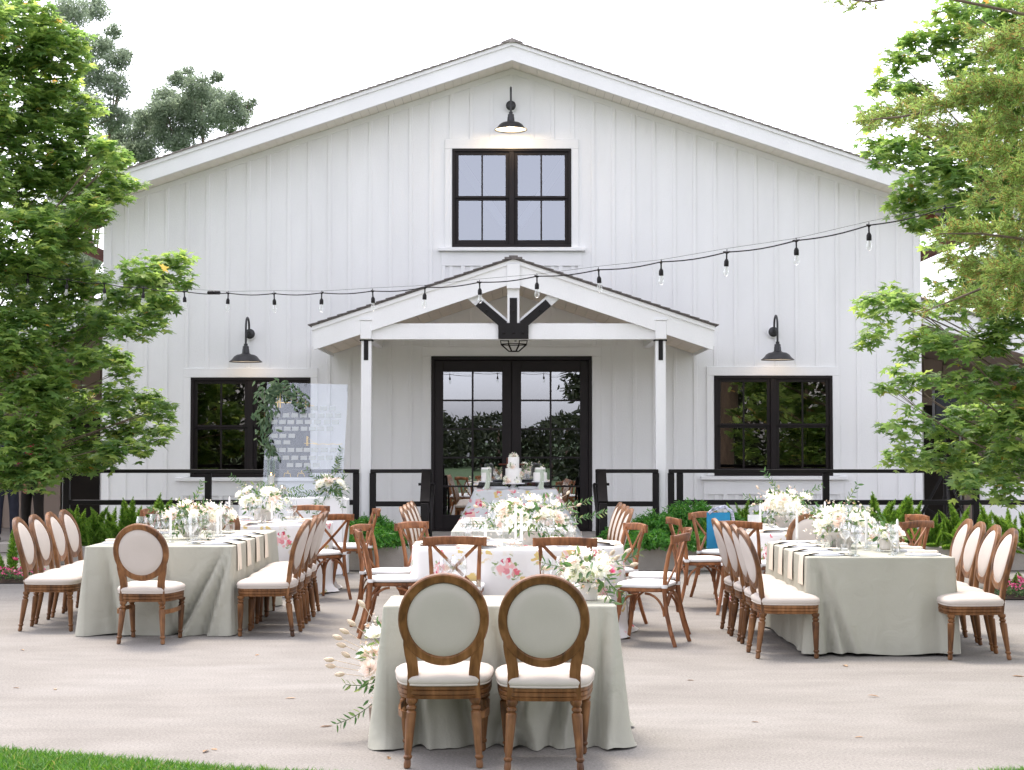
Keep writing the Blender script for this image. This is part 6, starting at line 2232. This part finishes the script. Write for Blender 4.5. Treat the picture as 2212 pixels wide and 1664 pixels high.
# ================================================================== PEOPLE AT THE LEFT
def skinned(name, joints, bones, mat, parent, lvl=2):
    me = bpy.data.meshes.new(name)
    me.from_pydata([j[0] for j in joints], bones, [])
    o = link(name, me, parent)
    sm = o.modifiers.new('skin', 'SKIN')
    me.skin_vertices.new() if not me.skin_vertices else None
    for i, j in enumerate(joints):
        r = j[1]
        me.skin_vertices[0].data[i].radius = r if isinstance(r, tuple) else (r, r)
    me.skin_vertices[0].data[0].use_root = True
    sm.use_smooth_shade = True
    sb = o.modifiers.new('subd', 'SUBSURF'); sb.levels = lvl; sb.render_levels = lvl
    me.materials.append(mat)
    return o
def person(label, x, y, z, rz, top, bottom, seed, skirt=False):
    t = thing('person', label, 'person', (x, y, z), rz, 'people standing on the side walkway')
    J = [((0,0,.96), (.14,.10)), ((0,0,1.12), (.135,.095)), ((0,.01,1.32), (.165,.105)), ((0,0,1.44), (.11,.08)), ((0,0,1.52), .05), ((0,.015,1.60), (.068,.08)), ((0,.02,1.70), (.072,.09)), ((0,.01,1.76), (.05,.06))]
    Bn = [(i, i+1) for i in range(7)]
    def chain(root, pts):
        p = root
        for c in pts:
            J.append(c); Bn.append((p, len(J)-1)); p = len(J)-1
        return p
    for s in (-1, 1):
        chain(0, [((s*.10,0,.88), .085), ((s*.11,.02,.52), .056), ((s*.115,.0,.48), .055), ((s*.12,-.02,.10), .038), ((s*.125,.03,.04), (.036,.03)), ((s*.135,.15,.03), (.036,.022))])
        w = chain(3, [((s*.19,0,1.41), .052), ((s*.25,.02,1.15), .042), ((s*.26,.05,1.10), .038), ((s*.26,.17,.91), .028), ((s*.26,.20,.86), (.034,.02)), ((s*.26,.225,.82), (.036,.016))])
        for f, (dx, L) in enumerate(((-.026, .07), (-.009, .08), (.009, .075), (.025, .06))):
            chain(w, [((s*.26+dx,.24,.79), .009), ((s*.26+dx*1.1,.25,.79-L*.5), .0085), ((s*.26+dx*1.1,.245,.79-L), .0075)])
        chain(w, [((s*.26-s*.035,.24,.825), .010), ((s*.26-s*.05,.26,.80), .009)])
    skinned('body', J, Bn, M['skin'], t)
    if not skirt:
        J = [((0,0,.98), (.15,.11)), ((0,0,.90), (.14,.11))]; Bn = [(0,1)]
        for s in (-1, 1):
            p = 1
            for c in [((s*.10,0,.84), .105), ((s*.115,.015,.50), .078), ((s*.122,-.015,.22), .070), ((s*.125,-.015,.08), .068)]:
                J.append(c); Bn.append((p, len(J)-1)); p = len(J)-1
        skinned('trousers', J, Bn, bottom, t)
    else:
        mb = MB(); mb.lathe([(.235, .52), (.215, .7), (.185, .9), (.15, 1.04)], n=20, capb=False, capt=False); part('skirt', mb, bottom, t)
    J = [((0,0,.93), (.165,.12)), ((0,0,1.12), (.152,.112)), ((0,.01,1.32), (.18,.122)), ((0,0,1.43), (.13,.095)), ((0,0,1.48), .06)]; Bn = [(0,1), (1,2), (2,3), (3,4)]
    for s in (-1, 1):
        p = 3
        for c in [((s*.19,0,1.41), .066), ((s*.25,.02,1.15), .056), ((s*.26,.05,1.10), .052), ((s*.26,.15,.94), .044)]:
            J.append(c); Bn.append((p, len(J)-1)); p = len(J)-1
    skinned('jacket', J, Bn, top, t)
    mb = MB(); mb.lathe([(.075, 1.69), (.092, 1.73), (.08, 1.79), (.03, 1.815), (.001, 1.818)], (0, 0, 0), 16, capb=False); part('hair', mb, M['hair'], t)
    for s in (-1, 1):
        mb = MB(); mb.bx(s*.128-.05, s*.128+.05, -.08, .20, .0, .085, .025); part('shoe', mb, M['black'], t)
        mb = MB(); mb.lathe([(.001, -.006), (.006, 0), (.001, .006)], (s*.028, .105, 1.70), 8, capb=False); part('eye', mb, M['black'], t)
    mb = MB(); mb.tube([(0,.10,1.70), (0,.125,1.665), (0,.10,1.655)], [.006, .011, .008], 6); part('nose', mb, M['skin'], t)
    return t
p = az(12, 1168, .15)
person('person in dark navy suit trousers, mostly hidden by the left maple', p.x, p.y, .146, radians(200), M['navy'], M['navy'], 1)
person('person in a crimson jacket and dark trousers behind the one in navy', p.x+.27, p.y+.45, .146, radians(160), M['crimson'], M['dark'], 2)

# fallen leaves on the concrete
rng = np.random.default_rng(77)
pp = [(45, 1403), (42, 1486), (120, 1490), (640, 1508), (838, 1640), (900, 1465), (1830, 1440), (1866, 1592), (1800, 1395), (1900, 1505), (2185, 1460), (690, 1570), (470, 1620), (1640, 1560), (560, 1414), (450, 1620), (1500, 1470)]
P = np.array([tuple(az(u, v, .004)) for u, v in pp])
n = len(P)
d = rng.normal(0, 1, (n, 3)); d[:, 2] = .05
o = link('fallen_leaves', scatter('fallen_leaves', LANCE_V, LANCE_F, P, frames(d, np.tile([0, 0, 1.0], (n, 1)) + rng.normal(0, .2, (n, 3))), rng.uniform(.05, .10, n), M['litter']))
tag(o, 'dry brown leaves scattered over the pale concrete', 'fallen leaves', kind='stuff')
